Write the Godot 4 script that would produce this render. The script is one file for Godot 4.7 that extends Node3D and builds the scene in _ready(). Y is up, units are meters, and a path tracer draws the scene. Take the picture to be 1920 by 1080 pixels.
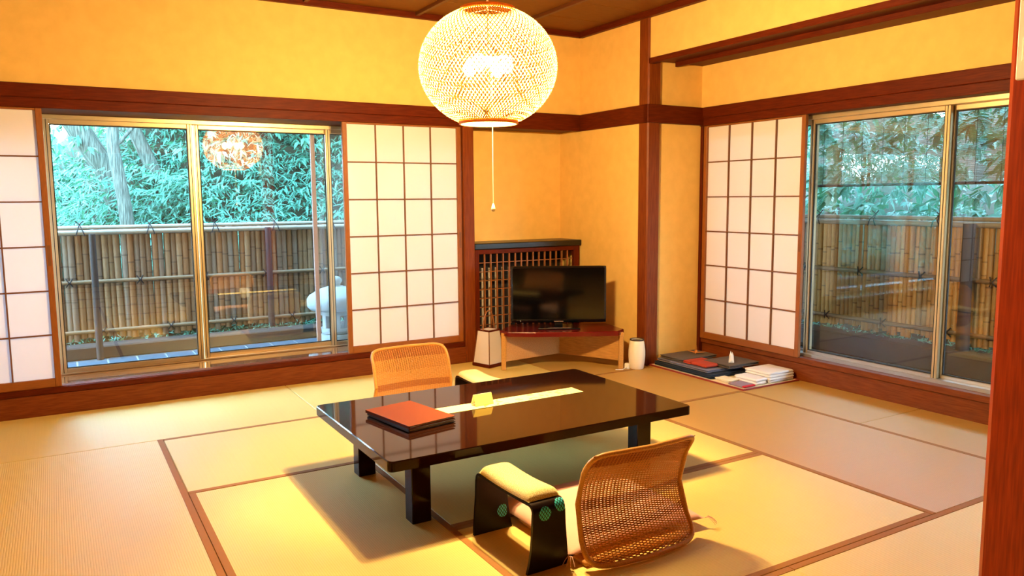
extends Node3D
# A tatami room with two windows onto bamboo-fenced verandas. Metres, y up; the camera stands at x = 0, z = 0.

class MB:
	# collects triangles of one part; xf places what is added next
	var v := PackedVector3Array()
	var n := PackedVector3Array()
	var ix := PackedInt32Array()
	var xf := Transform3D()
	var col := PackedColorArray()      # only where a part has markings of its own

	func vert(p: Vector3, q: Vector3) -> int:
		v.append(xf * p)
		n.append((xf.basis * q).normalized())
		return v.size() - 1

	func face(a: int, b: int, c: int) -> void:
		var g := (v[b] - v[a]).cross(v[c] - v[a])
		if g.dot(n[a] + n[b] + n[c]) > 0:
			ix.append_array([a, c, b])
		else:
			ix.append_array([a, b, c])

	func tri(a: Vector3, b: Vector3, c: Vector3, hint: Vector3) -> void:
		var q := (b - a).cross(c - a).normalized()
		if q.dot(hint) < 0: q = -q
		var i := vert(a, q)
		vert(b, q)
		vert(c, q)
		face(i, i + 1, i + 2)

	func quad(a: Vector3, b: Vector3, c: Vector3, d: Vector3, hint: Vector3) -> void:
		var q := (c - a).cross(d - b).normalized()
		if q.dot(hint) < 0: q = -q
		var i := vert(a, q)
		vert(b, q)
		vert(c, q)
		vert(d, q)
		face(i, i + 1, i + 2)
		face(i, i + 2, i + 3)

	func box(lo: Vector3, hi: Vector3, ch := 0.002) -> void:
		var c := (lo + hi) / 2
		var h := (hi - lo).abs() / 2
		ch = minf(ch, minf(h.x, minf(h.y, h.z)) * 0.45)
		var e := h - Vector3(ch, ch, ch)
		for ax in 3:
			var u := (ax + 1) % 3
			var w := (ax + 2) % 3
			for s in [-1.0, 1.0]:
				var ps: Array[Vector3] = []
				for k in [[-1, -1], [1, -1], [1, 1], [-1, 1]]:
					var p := Vector3.ZERO
					p[ax] = s * h[ax]
					p[u] = k[0] * e[u]
					p[w] = k[1] * e[w]
					ps.append(c + p)
				var nn := Vector3.ZERO
				nn[ax] = s
				quad(ps[0], ps[1], ps[2], ps[3], nn)
			for su in [-1.0, 1.0]:
				for sw in [-1.0, 1.0]:
					var a := Vector3.ZERO
					var b := Vector3.ZERO
					a[u] = su * h[u]
					a[w] = sw * e[w]
					b[u] = su * e[u]
					b[w] = sw * h[w]
					a[ax] = e[ax]
					b[ax] = e[ax]
					var a2 := a
					var b2 := b
					a2[ax] = -e[ax]
					b2[ax] = -e[ax]
					var hn := Vector3.ZERO
					hn[u] = su
					hn[w] = sw
					quad(c + a, c + b, c + b2, c + a2, hn)
		for sx in [-1.0, 1.0]:
			for sy in [-1.0, 1.0]:
				for sz in [-1.0, 1.0]:
					var s := Vector3(sx, sy, sz)
					tri(c + Vector3(h.x, e.y, e.z) * s, c + Vector3(e.x, h.y, e.z) * s, c + Vector3(e.x, e.y, h.z) * s, s)

	func bar(a: Vector3, b: Vector3, w: float, t: float, up := Vector3.UP, ch := 0.001) -> void:
		# a straight bar from a to b, w wide across up, t thick along up
		var keep := xf
		var z := (b - a).normalized()
		var x := up.cross(z).normalized()
		var y := z.cross(x)
		xf = xf * Transform3D(Basis(x, y, z), (a + b) / 2)
		var l := a.distance_to(b) / 2
		box(Vector3(-w / 2, -t / 2, -l), Vector3(w / 2, t / 2, l), ch)
		xf = keep

	func tube(pts: Array, rad, sides := 8, caps := true) -> void:
		var rings := []
		var side := Vector3.ZERO
		for i in pts.size():
			var p: Vector3 = pts[i]
			var q: Vector3 = pts[mini(i + 1, pts.size() - 1)]
			var o: Vector3 = pts[maxi(i - 1, 0)]
			var d := (q - o).normalized()
			if i == 0:
				side = d.cross(Vector3.UP if absf(d.y) < 0.9 else Vector3.RIGHT).normalized()
			else:
				side = (side - d * side.dot(d)).normalized()
			var other := d.cross(side)
			var r: float = rad[i] if rad is Array else rad
			var ring := []
			for k in sides:
				var t := TAU * k / sides
				var m := side * cos(t) + other * sin(t)
				ring.append(vert(p + m * r, m))
			rings.append(ring)
		for i in rings.size() - 1:
			for k in sides:
				var k2 := (k + 1) % sides
				face(rings[i][k], rings[i][k2], rings[i + 1][k2])
				face(rings[i][k], rings[i + 1][k2], rings[i + 1][k])
		if caps:
			for e in [0, pts.size() - 1]:
				var out: Vector3 = (pts[0] - pts[1]) if e == 0 else (pts[e] - pts[e - 1])
				out = out.normalized()
				var c := vert(pts[e], out)
				var edge := []
				for k in sides:
					v.append(v[rings[e][k]])
					n.append((xf.basis * out).normalized())
					edge.append(v.size() - 1)
				for k in sides:
					face(c, edge[k], edge[(k + 1) % sides])

	func lathe(prof: Array, segs := 24, smooth := true) -> void:
		# prof: Vector2(radius, height), from one end to the other
		for i in prof.size() - 1:
			var a: Vector2 = prof[i]
			var b: Vector2 = prof[i + 1]
			var t := b - a
			var nr := Vector2(t.y, -t.x).normalized()
			var na := nr
			var nb := nr
			if smooth:
				if i > 0:
					var t0: Vector2 = a - prof[i - 1]
					var n0 := Vector2(t0.y, -t0.x).normalized()
					if n0.dot(nr) > 0.6: na = (nr + n0).normalized()
				if i < prof.size() - 2:
					var t2: Vector2 = prof[i + 2] - b
					var n2 := Vector2(t2.y, -t2.x).normalized()
					if n2.dot(nr) > 0.6: nb = (nr + n2).normalized()
			var first := v.size()
			for k in segs:
				var w := TAU * k / segs
				var d := Vector3(cos(w), 0, sin(w))
				vert(d * a.x + Vector3.UP * a.y, d * na.x + Vector3.UP * na.y)
				vert(d * b.x + Vector3.UP * b.y, d * nb.x + Vector3.UP * nb.y)
			for k in segs:
				var p := first + 2 * k
				var q := first + 2 * ((k + 1) % segs)
				if a.x > 1e-5: face(p, q, p + 1)
				if b.x > 1e-5: face(q, q + 1, p + 1)

	func prism(poly: Array, y0: float, y1: float, ch := 0.0) -> void:
		# a flat outline in x, z with thickness in y; ch bevels the upper rim
		var pv := PackedVector2Array()
		for p in poly: pv.append(p)
		var c := Vector2.ZERO
		for p in pv: c += p / pv.size()
		var top := pv
		if ch > 0:
			top = PackedVector2Array()
			for p in pv: top.append(p + (c - p).normalized() * ch)
		var tr := Geometry2D.triangulate_polygon(pv)
		for k in range(0, tr.size(), 3):
			var a := top[tr[k]]
			var b := top[tr[k + 1]]
			var d := top[tr[k + 2]]
			tri(Vector3(a.x, y1, a.y), Vector3(b.x, y1, b.y), Vector3(d.x, y1, d.y), Vector3.UP)
			a = pv[tr[k]]
			b = pv[tr[k + 1]]
			d = pv[tr[k + 2]]
			tri(Vector3(a.x, y0, a.y), Vector3(b.x, y0, b.y), Vector3(d.x, y0, d.y), Vector3.DOWN)
		for k in pv.size():
			var k2 := (k + 1) % pv.size()
			var a := pv[k]
			var b := pv[k2]
			var e := (b - a).normalized()
			var o := Vector3(e.y, 0, -e.x)
			if Geometry2D.is_polygon_clockwise(pv): o = -o
			quad(Vector3(a.x, y0, a.y), Vector3(b.x, y0, b.y), Vector3(b.x, y1 - ch, b.y), Vector3(a.x, y1 - ch, a.y), o)
			if ch > 0:
				quad(Vector3(a.x, y1 - ch, a.y), Vector3(b.x, y1 - ch, b.y), Vector3(top[k2].x, y1, top[k2].y), Vector3(top[k].x, y1, top[k].y), o + Vector3.UP)

	func grid(f: Callable, nu: int, nv: int, hint: Callable) -> void:
		# smooth surface f(u, v), u and v from 0 to 1
		var first := v.size()
		var e := 0.002
		for j in nv + 1:
			for i in nu + 1:
				var a := float(i) / nu
				var b := float(j) / nv
				var p: Vector3 = f.call(a, b)
				var du: Vector3 = f.call(minf(a + e, 1), b) - f.call(maxf(a - e, 0), b)
				var dv: Vector3 = f.call(a, minf(b + e, 1)) - f.call(a, maxf(b - e, 0))
				var q := du.cross(dv).normalized()
				if q.dot(hint.call(a, b)) < 0: q = -q
				vert(p, q)
		for j in nv:
			for i in nu:
				var a := first + j * (nu + 1) + i
				face(a, a + 1, a + nu + 2)
				face(a, a + nu + 2, a + nu + 1)

	func soft(lo: Vector3, hi: Vector3, r: float, k := 8, lump := 0.0, sd := 0) -> void:
		# a box with round edges; lump makes its faces uneven, as folded cloth is
		var c := (lo + hi) / 2
		var h := (hi - lo).abs() / 2
		var fn := FastNoiseLite.new()
		fn.seed = sd
		fn.frequency = 9.0
		for ax in 3:
			var u := (ax + 1) % 3
			var w := (ax + 2) % 3
			for s in [-1.0, 1.0]:
				var nn := Vector3.ZERO
				nn[ax] = s
				var first := v.size()
				for j in k + 1:
					for i in k + 1:
						var p := Vector3.ZERO
						p[ax] = s * h[ax]
						# crowd the grid towards the edges where it bends
						p[u] = h[u] * sin((float(i) / k - 0.5) * PI)
						p[w] = h[w] * sin((float(j) / k - 0.5) * PI)
						var rr := Vector3(minf(r, h.x), minf(r, h.y), minf(r, h.z))
						var core := p.clamp(-(h - rr), h - rr)
						var d := (p - core)
						d = Vector3(d.x / rr.x, d.y / rr.y, d.z / rr.z).normalized()
						var o := core + d * rr
						if lump > 0:
							o += Vector3(d.x, 0.12 * d.y, d.z) * lump * fn.get_noise_3dv((c + o) * 1.6 + Vector3(sd, 0, 0))
						vert(c + o, Vector3(d.x / rr.x, d.y / rr.y, d.z / rr.z).normalized())
				for j in k:
					for i in k:
						var a := first + j * (k + 1) + i
						face(a, a + 1, a + k + 2)
						face(a, a + k + 2, a + k + 1)

	func mesh() -> ArrayMesh:
		var a := []
		a.resize(Mesh.ARRAY_MAX)
		a[Mesh.ARRAY_VERTEX] = v
		a[Mesh.ARRAY_NORMAL] = n
		a[Mesh.ARRAY_INDEX] = ix
		if col.size() == v.size() and col.size(): a[Mesh.ARRAY_COLOR] = col
		var m := ArrayMesh.new()
		m.add_surface_from_arrays(Mesh.PRIMITIVE_TRIANGLES, a)
		return m


var M := {}
var taken := {}
var rng := RandomNumberGenerator.new()


func numbered(called: String) -> String:
	if not taken.has(called):
		taken[called] = 0
		return called
	taken[called] += 1
	return "%s_%03d" % [called, taken[called]]


func tag(o: Node, label: String, category: String, group := "", kind := "") -> Node:
	o.set_meta("label", label)
	if category: o.set_meta("category", category)
	if group: o.set_meta("group", group)
	if kind: o.set_meta("kind", kind)
	return o


func thing(called: String, label: String, category: String, at := Vector3.ZERO, turn := 0.0, group := "", kind := "") -> Node3D:
	var o := Node3D.new()
	o.name = numbered(called)
	add_child(o)
	o.position = at
	o.rotation.y = turn
	tag(o, label, category, group, kind)
	return o


func put(mesh: Mesh, called: String, m: Material, parent: Node) -> MeshInstance3D:
	var o := MeshInstance3D.new()
	o.mesh = mesh
	o.material_override = m
	o.name = numbered(called) if parent == self else called
	parent.add_child(o, true)
	return o


func part(mb: MB, called: String, m: Material, parent: Node) -> MeshInstance3D:
	return put(mb.mesh(), called, m, parent)


func pbox(lo: Vector3, hi: Vector3, called: String, m: Material, parent: Node, ch := 0.002) -> MeshInstance3D:
	var mb := MB.new()
	mb.box(lo, hi, ch)
	return part(mb, called, m, parent)


# ---------------------------------------------------------------- textures and materials

func tone(sd: int, freq: float, a: Color, b: Color, oct := 4, size := 512, contrast := 1.0) -> ImageTexture:
	var fn := FastNoiseLite.new()
	fn.seed = sd
	fn.noise_type = FastNoiseLite.TYPE_SIMPLEX_SMOOTH
	fn.frequency = freq
	fn.fractal_octaves = oct
	var im := fn.get_seamless_image(size, size)
	im.convert(Image.FORMAT_L8)
	var src := im.get_data()
	var out := PackedByteArray()
	out.resize(size * size * 3)
	for i in size * size:
		var t := clampf((src[i] / 255.0 - 0.5) * contrast + 0.5, 0, 1)
		out[3 * i] = int(255 * lerpf(a.r, b.r, t))
		out[3 * i + 1] = int(255 * lerpf(a.g, b.g, t))
		out[3 * i + 2] = int(255 * lerpf(a.b, b.b, t))
	return ImageTexture.create_from_image(Image.create_from_data(size, size, false, Image.FORMAT_RGB8, out))


func mat(called: String, color: Color, rough := 0.7, tex: Texture2D = null, scale := Vector3.ONE, metal := 0.0, spec := 0.5) -> StandardMaterial3D:
	var m := StandardMaterial3D.new()
	m.resource_name = called
	m.albedo_color = color
	m.roughness = rough
	m.metallic = metal
	m.metallic_specular = spec
	if tex:
		m.albedo_texture = tex
		m.uv1_triplanar = true
		m.uv1_world_triplanar = true
		m.uv1_triplanar_sharpness = 8.0
		m.uv1_scale = scale
	M[called] = m
	return m


func bump(m: StandardMaterial3D, tex: Texture2D, cm: float) -> StandardMaterial3D:
	m.heightmap_enabled = true
	m.heightmap_texture = tex
	m.heightmap_scale = cm
	return m


func tatami_images() -> Array:
	# rush ribs: rows of rush between warp threads, ribs along u in the first pair and along v in the second
	var s := 256
	var rg := RandomNumberGenerator.new()
	rg.seed = 11
	var out := []
	var a := PackedByteArray()
	var h := PackedByteArray()
	a.resize(s * s * 3)
	h.resize(s * s * 3)
	var at := PackedByteArray()
	var ht := PackedByteArray()
	at.resize(s * s * 3)
	ht.resize(s * s * 3)
	var col := PackedFloat32Array()
	for i in s: col.append(rg.randf())
	for y in s:
		for x in s:
			var ph := fmod(y / 16.0, 1.0)          # 16 ribs in a tile
			var rib := sqrt(maxf(0.0, 1.0 - pow(2 * ph - 1, 2)))
			var straw := 0.5 + 0.5 * sin(TAU * x / 4.0 + (PI if int(y / 16.0) % 2 else 0.0))
			var t := 0.80 + 0.2 * col[x] - (0.30 if ph < 0.14 or ph > 0.86 else 0.0) + rg.randf_range(-0.05, 0.05)
			var c := Color(0.86, 0.79, 0.55).lerp(Color(1.0, 0.97, 0.86), clampf(t, 0, 1))
			var hh := clampf(rib * 0.8 + straw * 0.2, 0, 1)
			for p in [[a, h, y * s + x], [at, ht, x * s + y]]:
				var i: int = 3 * int(p[2])
				p[0][i] = int(c.r * 255)
				p[0][i + 1] = int(c.g * 255)
				p[0][i + 2] = int(c.b * 255)
				for q in 3: p[1][i + q] = int(hh * 255)
	for d in [a, h, at, ht]:
		out.append(ImageTexture.create_from_image(Image.create_from_data(s, s, false, Image.FORMAT_RGB8, d)))
	return out


func materials() -> void:
	var grain := tone(3, 0.02, Color(0.80, 0.74, 0.68), Color(1, 1, 1), 4, 512, 1.3)
	var grain2 := tone(9, 0.03, Color(0.84, 0.81, 0.78), Color(1, 1, 1), 5, 512, 1.2)
	var cloud := tone(5, 0.012, Color(0.965, 0.96, 0.95), Color(1, 1, 1), 5, 512, 1.2)
	var fine := tone(6, 0.12, Color(0.9, 0.9, 0.9), Color(1, 1, 1), 4, 512, 1.3)
	M.grain_map = grain
	bump(mat("plaster", Color8(238, 192, 108), 0.92, cloud, Vector3.ONE * 1.3, 0.0, 0.25), fine, 0.03)
	var red := Color8(94, 33, 7)
	mat("wood_x", red, 0.5, grain, Vector3(0.6, 11, 11), 0.0, 0.22)
	mat("wood_y", red, 0.5, grain, Vector3(11, 0.6, 11), 0.0, 0.22)
	mat("wood_z", red, 0.5, grain, Vector3(11, 11, 0.6), 0.0, 0.22)
	mat("post_wood", Color8(152, 48, 8), 0.32, grain, Vector3(9, 0.5, 9), 0.0, 0.4)
	mat("pillar_wood", Color8(126, 60, 18), 0.45, grain, Vector3(9, 0.5, 9), 0.0, 0.3)
	mat("base_wood_x", Color8(124, 62, 24), 0.45, grain, Vector3(0.6, 11, 11), 0.0, 0.3)
	mat("base_wood_z", Color8(124, 62, 24), 0.45, grain, Vector3(11, 11, 0.6), 0.0, 0.3)
	var vs := mat("varnished_sill", Color8(124, 62, 24), 0.15, grain, Vector3(0.6, 11, 11))
	vs.clearcoat_enabled = true
	vs.clearcoat = 1.0
	vs.clearcoat_roughness = 0.05
	mat("shoji_wood_x", Color8(152, 86, 26), 0.5, grain2, Vector3(0.8, 14, 14))
	mat("shoji_wood_y", Color8(152, 86, 26), 0.5, grain2, Vector3(14, 0.8, 14))
	mat("muntin", Color8(112, 66, 34), 0.55)
	mat("ceiling_wood", Color8(122, 74, 26), 0.5, grain2, Vector3(0.5, 8, 8), 0.0, 0.25)
	mat("ceiling_batten", Color8(92, 46, 16), 0.5, grain2, Vector3(8, 8, 0.5))
	var t := tatami_images()
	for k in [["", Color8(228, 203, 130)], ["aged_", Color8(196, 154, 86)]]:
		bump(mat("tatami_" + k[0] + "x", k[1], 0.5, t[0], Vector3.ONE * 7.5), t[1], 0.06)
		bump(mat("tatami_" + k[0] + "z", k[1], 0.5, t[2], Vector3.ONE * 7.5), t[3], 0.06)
	mat("heri", Color8(158, 104, 34), 0.8, fine, Vector3.ONE * 5)
	var paper := mat("paper", Color8(242, 230, 232), 0.9, null)
	paper.backlight_enabled = true
	paper.backlight = Color(0.75, 0.75, 0.75)
	mat("bronze", Color8(200, 174, 132), 0.34, null, Vector3.ONE, 0.75)
	mat("aluminium", Color8(190, 184, 180), 0.35, null, Vector3.ONE, 0.8)
	mat("screen_paint", Color8(150, 122, 112), 0.5)
	mat("gasket", Color8(20, 17, 15), 0.7)
	var g := mat("glass", Color(0.9, 1.0, 0.98, 0.001), 0.0)
	g.transparency = BaseMaterial3D.TRANSPARENCY_ALPHA
	mat("lacquer", Color8(34, 14, 7), 0.05, null, Vector3.ONE, 0.0, 0.29)
	mat("lacquer_dull", Color8(20, 9, 6), 0.30, null, Vector3.ONE, 0.0, 0.3)
	var rl := mat("red_lacquer", Color8(96, 8, 10), 0.18)
	rl.clearcoat_enabled = true
	rl.clearcoat = 0.25
	rl.clearcoat_roughness = 0.05
	mat("light_wood", Color8(206, 148, 72), 0.4, grain2, Vector3(7, 7, 0.8))
	mat("rattan", Color8(216, 152, 74), 0.48)
	mat("rattan_dark", Color8(180, 108, 48), 0.5)
	mat("rattan_frame", Color8(232, 168, 84), 0.42, grain2, Vector3.ONE * 9)
	var weave := tone(21, 0.25, Color(0.72, 0.66, 0.5), Color(1, 1, 1), 2, 256, 1.6)
	bump(mat("woven_pad", Color8(252, 236, 176), 0.85, weave, Vector3.ONE * 4), weave, 0.25)
	bump(mat("pink_cloth", Color8(238, 186, 164), 0.9, fine, Vector3.ONE * 8), fine, 0.1)
	mat("turquoise", Color8(66, 206, 222), 0.4)
	mat("leather_brown", Color8(106, 46, 15), 0.6, fine, Vector3.ONE * 8, 0.0, 0.3)
	mat("leather_black", Color8(30, 20, 20), 0.4)
	mat("page", Color8(226, 206, 170), 0.9)
	mat("runner", Color8(246, 228, 148), 0.85, fine, Vector3.ONE * 12)
	mat("card", Color8(246, 214, 92), 0.8)
	mat("card_white", Color8(240, 236, 226), 0.8)
	mat("runner_green", Color8(166, 186, 96), 0.85)
	mat("runner_ochre", Color8(206, 160, 84), 0.85)
	mat("tv_plastic", Color8(12, 11, 12), 0.18)
	mat("tv_screen", Color8(5, 5, 6), 0.08)
	mat("silver", Color8(200, 190, 190), 0.25, null, Vector3.ONE, 0.8)
	mat("ceramic", Color8(238, 222, 190), 0.35)
	mat("white_plastic", Color8(238, 232, 222), 0.45)
	mat("dark_void", Color8(26, 18, 16), 0.8)
	mat("slab", Color8(20, 20, 18), 0.35)
	mat("lattice", Color8(142, 84, 40), 0.5)
	mat("radiator", Color8(226, 208, 192), 0.4)
	mat("navy", Color8(26, 40, 62), 0.9, fine, Vector3.ONE * 10)
	mat("charcoal", Color8(96, 84, 76), 0.9, fine, Vector3.ONE * 10)
	mat("slate", Color8(122, 120, 140), 0.9, fine, Vector3.ONE * 10)
	mat("rust", Color8(186, 62, 34), 0.9, fine, Vector3.ONE * 10)
	mat("towel_white", Color8(246, 240, 238), 0.95, fine, Vector3.ONE * 14)
	mat("towel_pink", Color8(240, 208, 200), 0.95, fine, Vector3.ONE * 14)
	mat("mauve", Color8(150, 130, 150), 0.9, fine, Vector3.ONE * 10)
	mat("crimson", Color8(180, 24, 40), 0.85)
	mat("tray_red", Color8(140, 40, 28), 0.4)
	mat("cream", Color8(240, 222, 186), 0.9)
	mat("orange_paper", Color8(226, 150, 70), 0.85)
	mat("white_paper", Color8(244, 240, 232), 0.85)
	var cane := mat("lamp_cane", Color8(206, 146, 66), 0.5)
	cane.backlight_enabled = true
	cane.backlight = Color(0.012, 0.006, 0.0015)
	mat("lamp_ring", Color8(196, 124, 62), 0.5)
	mat("cord", Color8(52, 36, 28), 0.6)
	mat("pull_string", Color8(238, 226, 190), 0.7)
	var b := mat("bulb_glow", Color8(255, 244, 222), 0.3)
	b.emission_enabled = true
	b.emission = Color(1.0, 0.88, 0.62)
	b.emission_energy_multiplier = 40.0
	# outside
	var k := 0
	for c in [Color8(126, 97, 65), Color8(109, 82, 54), Color8(137, 108, 75), Color8(114, 95, 77), Color8(123, 111, 97), Color8(129, 89, 49), Color8(176, 132, 70), Color8(158, 116, 60), Color8(186, 146, 84), Color8(168, 120, 58), Color8(150, 124, 84)]:
		mat("cane_%d" % k, c, 0.6, grain2, Vector3(20, 1.2, 20)).vertex_color_use_as_albedo = true
		k += 1
	mat("cane_node", Color8(80, 65, 45), 0.7)
	mat("rail_cane", Color8(123, 99, 69), 0.6, grain2, Vector3(1.2, 20, 20))
	mat("rail_pale", Color8(151, 142, 126), 0.55, grain2, Vector3(1.2, 20, 20))
	mat("rope", Color8(17, 15, 17), 0.9)
	mat("fence_post", Color8(45, 35, 32), 0.8, grain, Vector3(14, 0.8, 14))
	mat("kerb", Color8(50, 42, 36), 0.9, cloud, Vector3.ONE * 3)
	mat("slate_paver", Color8(74, 86, 97), 0.5, cloud, Vector3.ONE * 4)
	mat("mortar", Color8(151, 151, 143), 0.95)
	mat("granite", Color8(151, 157, 154), 0.9, fine, Vector3.ONE * 6)
	mat("bark", Color8(112, 118, 104), 0.95, tone(14, 0.03, Color(0.5, 0.51, 0.49), Color(1, 1, 1), 4, 512, 1.5), Vector3(4.5, 0.35, 4.5))
	mat("soil", Color8(57, 55, 35), 1.0, cloud, Vector3.ONE * 2)
	mat("reed", Color8(117, 86, 48), 0.8)
	mat("render_wall", Color8(131, 123, 108), 0.95, cloud, Vector3.ONE)
	var leaf := mat("leaf", Color8(92, 154, 130), 0.5, fine, Vector3.ONE * 2)
	leaf.backlight_enabled = true
	leaf.backlight = Color(0.6, 0.7, 0.5)


# ---------------------------------------------------------------- the room

func eye_and_light() -> void:
	var cam := Camera3D.new()
	cam.name = "camera"
	var yaw := 0.5315
	var pitch := 0.1146
	var roll := -0.0076
	var f := Vector3(sin(yaw) * cos(pitch), -sin(pitch), -cos(yaw) * cos(pitch))
	var r0 := Vector3(cos(yaw), 0, sin(yaw))
	var r := r0 * cos(roll) + r0.cross(f) * sin(roll)
	cam.transform = Transform3D(Basis(r, r.cross(f), -f), Vector3(0, 1.25, 0))
	cam.fov = 40.71
	cam.near = 0.05
	cam.far = 200.0
	add_child(cam)
	cam.current = true

	var env := Environment.new()
	var sm := ProceduralSkyMaterial.new()
	sm.sky_top_color = Color(0.60, 0.82, 1.0)
	sm.sky_horizon_color = Color(0.84, 0.95, 1.0)
	sm.sky_curve = 0.25
	sm.ground_bottom_color = Color(0.4, 0.5, 0.48)
	sm.ground_horizon_color = Color(0.7, 0.85, 0.85)
	sm.sky_energy_multiplier = 5.0
	var sky := Sky.new()
	sky.sky_material = sm
	env.background_mode = Environment.BG_SKY
	env.sky = sky
	env.tonemap_mode = Environment.TONE_MAPPER_LINEAR
	env.tonemap_exposure = 1.0
	env.sdfgi_enabled = true
	env.ssao_enabled = true
	env.ssil_enabled = true
	var we := WorldEnvironment.new()
	we.name = "environment"
	we.environment = env
	add_child(we)


const LAMP_ENERGY := 4.0
const LAMP_COLOR := Color(1.0, 0.87, 0.60)
const H := 1.785      # underside of the lintel
const CEIL := 2.57


func mats_on_floor(fl: Node3D) -> void:
	# x0, z0, x1, z1, long axis, borders on the long sides (low side, high side)
	var list := [
		[-2.7, -4.375, -0.455, -3.475, "x", 1, 1], [-0.455, -4.375, 0.4245, -2.60, "z", 1, 1], [-0.455, -2.60, 0.4245, -0.82, "z", 1, 1],
		[-2.7, -3.475, -0.455, -2.573, "x", 1, 1], [-2.7, -2.573, -0.455, -1.695, "x", 1, 1], [-2.7, -1.695, -0.455, -0.82, "x", 1, 1],
		[0.4245, -4.375, 2.10, -3.475, "x", 1, 1], [2.10, -4.375, 3.773, -3.475, "x", 1, 1],
		[0.4245, -3.475, 1.246, -1.695, "z", 1, 1],
		[1.246, -3.475, 2.91, -2.573, "x", 0, 1], [1.246, -2.573, 2.91, -1.695, "x", 1, 1],
		[2.91, -3.475, 3.773, -1.695, "z", 1, 1],
		[0.4245, -1.695, 2.075, -0.82, "x", 1, 1], [2.075, -1.695, 3.773, -0.82, "x", 1, 1],
		[-2.7, -0.82, 0.4245, 0.1, "x", 1, 1], [0.4245, -0.82, 2.2, 0.1, "x", 1, 1], [2.2, -0.82, 4.3, 0.1, "x", 1, 1],
		[-2.7, 0.1, 0.4245, 1.0, "x", 1, 1], [0.4245, 0.1, 2.2, 1.0, "x", 1, 1], [2.2, 0.1, 4.3, 1.0, "x", 1, 1],
		[-2.7, 1.0, 0.4245, 1.7, "x", 1, 1], [0.4245, 1.0, 2.2, 1.7, "x", 1, 1], [2.2, 1.0, 4.3, 1.7, "x", 1, 1],
		[-2.7, -5.24, -0.5, -4.375, "x", 0, 0], [-0.5, -5.24, 1.286, -4.375, "x", 0, 0], [1.286, -5.24, 3.05, -4.375, "x", 0, 0], [3.05, -5.24, 3.755, -4.375, "x", 0, 0],
		[3.773, -4.44, 4.335, -2.63, "z", 0, 0], [3.773, -2.63, 4.335, -0.82, "z", 0, 0],
	]
	var hw := 0.027
	for a in list:
		var x0: float = a[0]
		var z0: float = a[1]
		var x1: float = a[2]
		var z1: float = a[3]
		var g := 0.0012
		var mb := MB.new()
		mb.box(Vector3(x0 + g, -0.05, z0 + g), Vector3(x1 - g, 0, z1 - g), 0.003)
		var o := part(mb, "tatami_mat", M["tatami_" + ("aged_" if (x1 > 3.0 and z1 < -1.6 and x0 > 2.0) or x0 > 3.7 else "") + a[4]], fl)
		for s in 2:
			if not a[5 + s]: continue
			var b := MB.new()
			if a[4] == "x":
				var z := z0 + g if s == 0 else z1 - g - hw
				b.box(Vector3(x0 + g, -0.01, z), Vector3(x1 - g, 0.0016, z + hw), 0.0008)
			else:
				var x := x0 + g if s == 0 else x1 - g - hw
				b.box(Vector3(x, -0.01, z0 + g), Vector3(x + hw, 0.0016, z1 - g), 0.0008)
			part(b, "cloth_border", M.heri, o)


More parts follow.
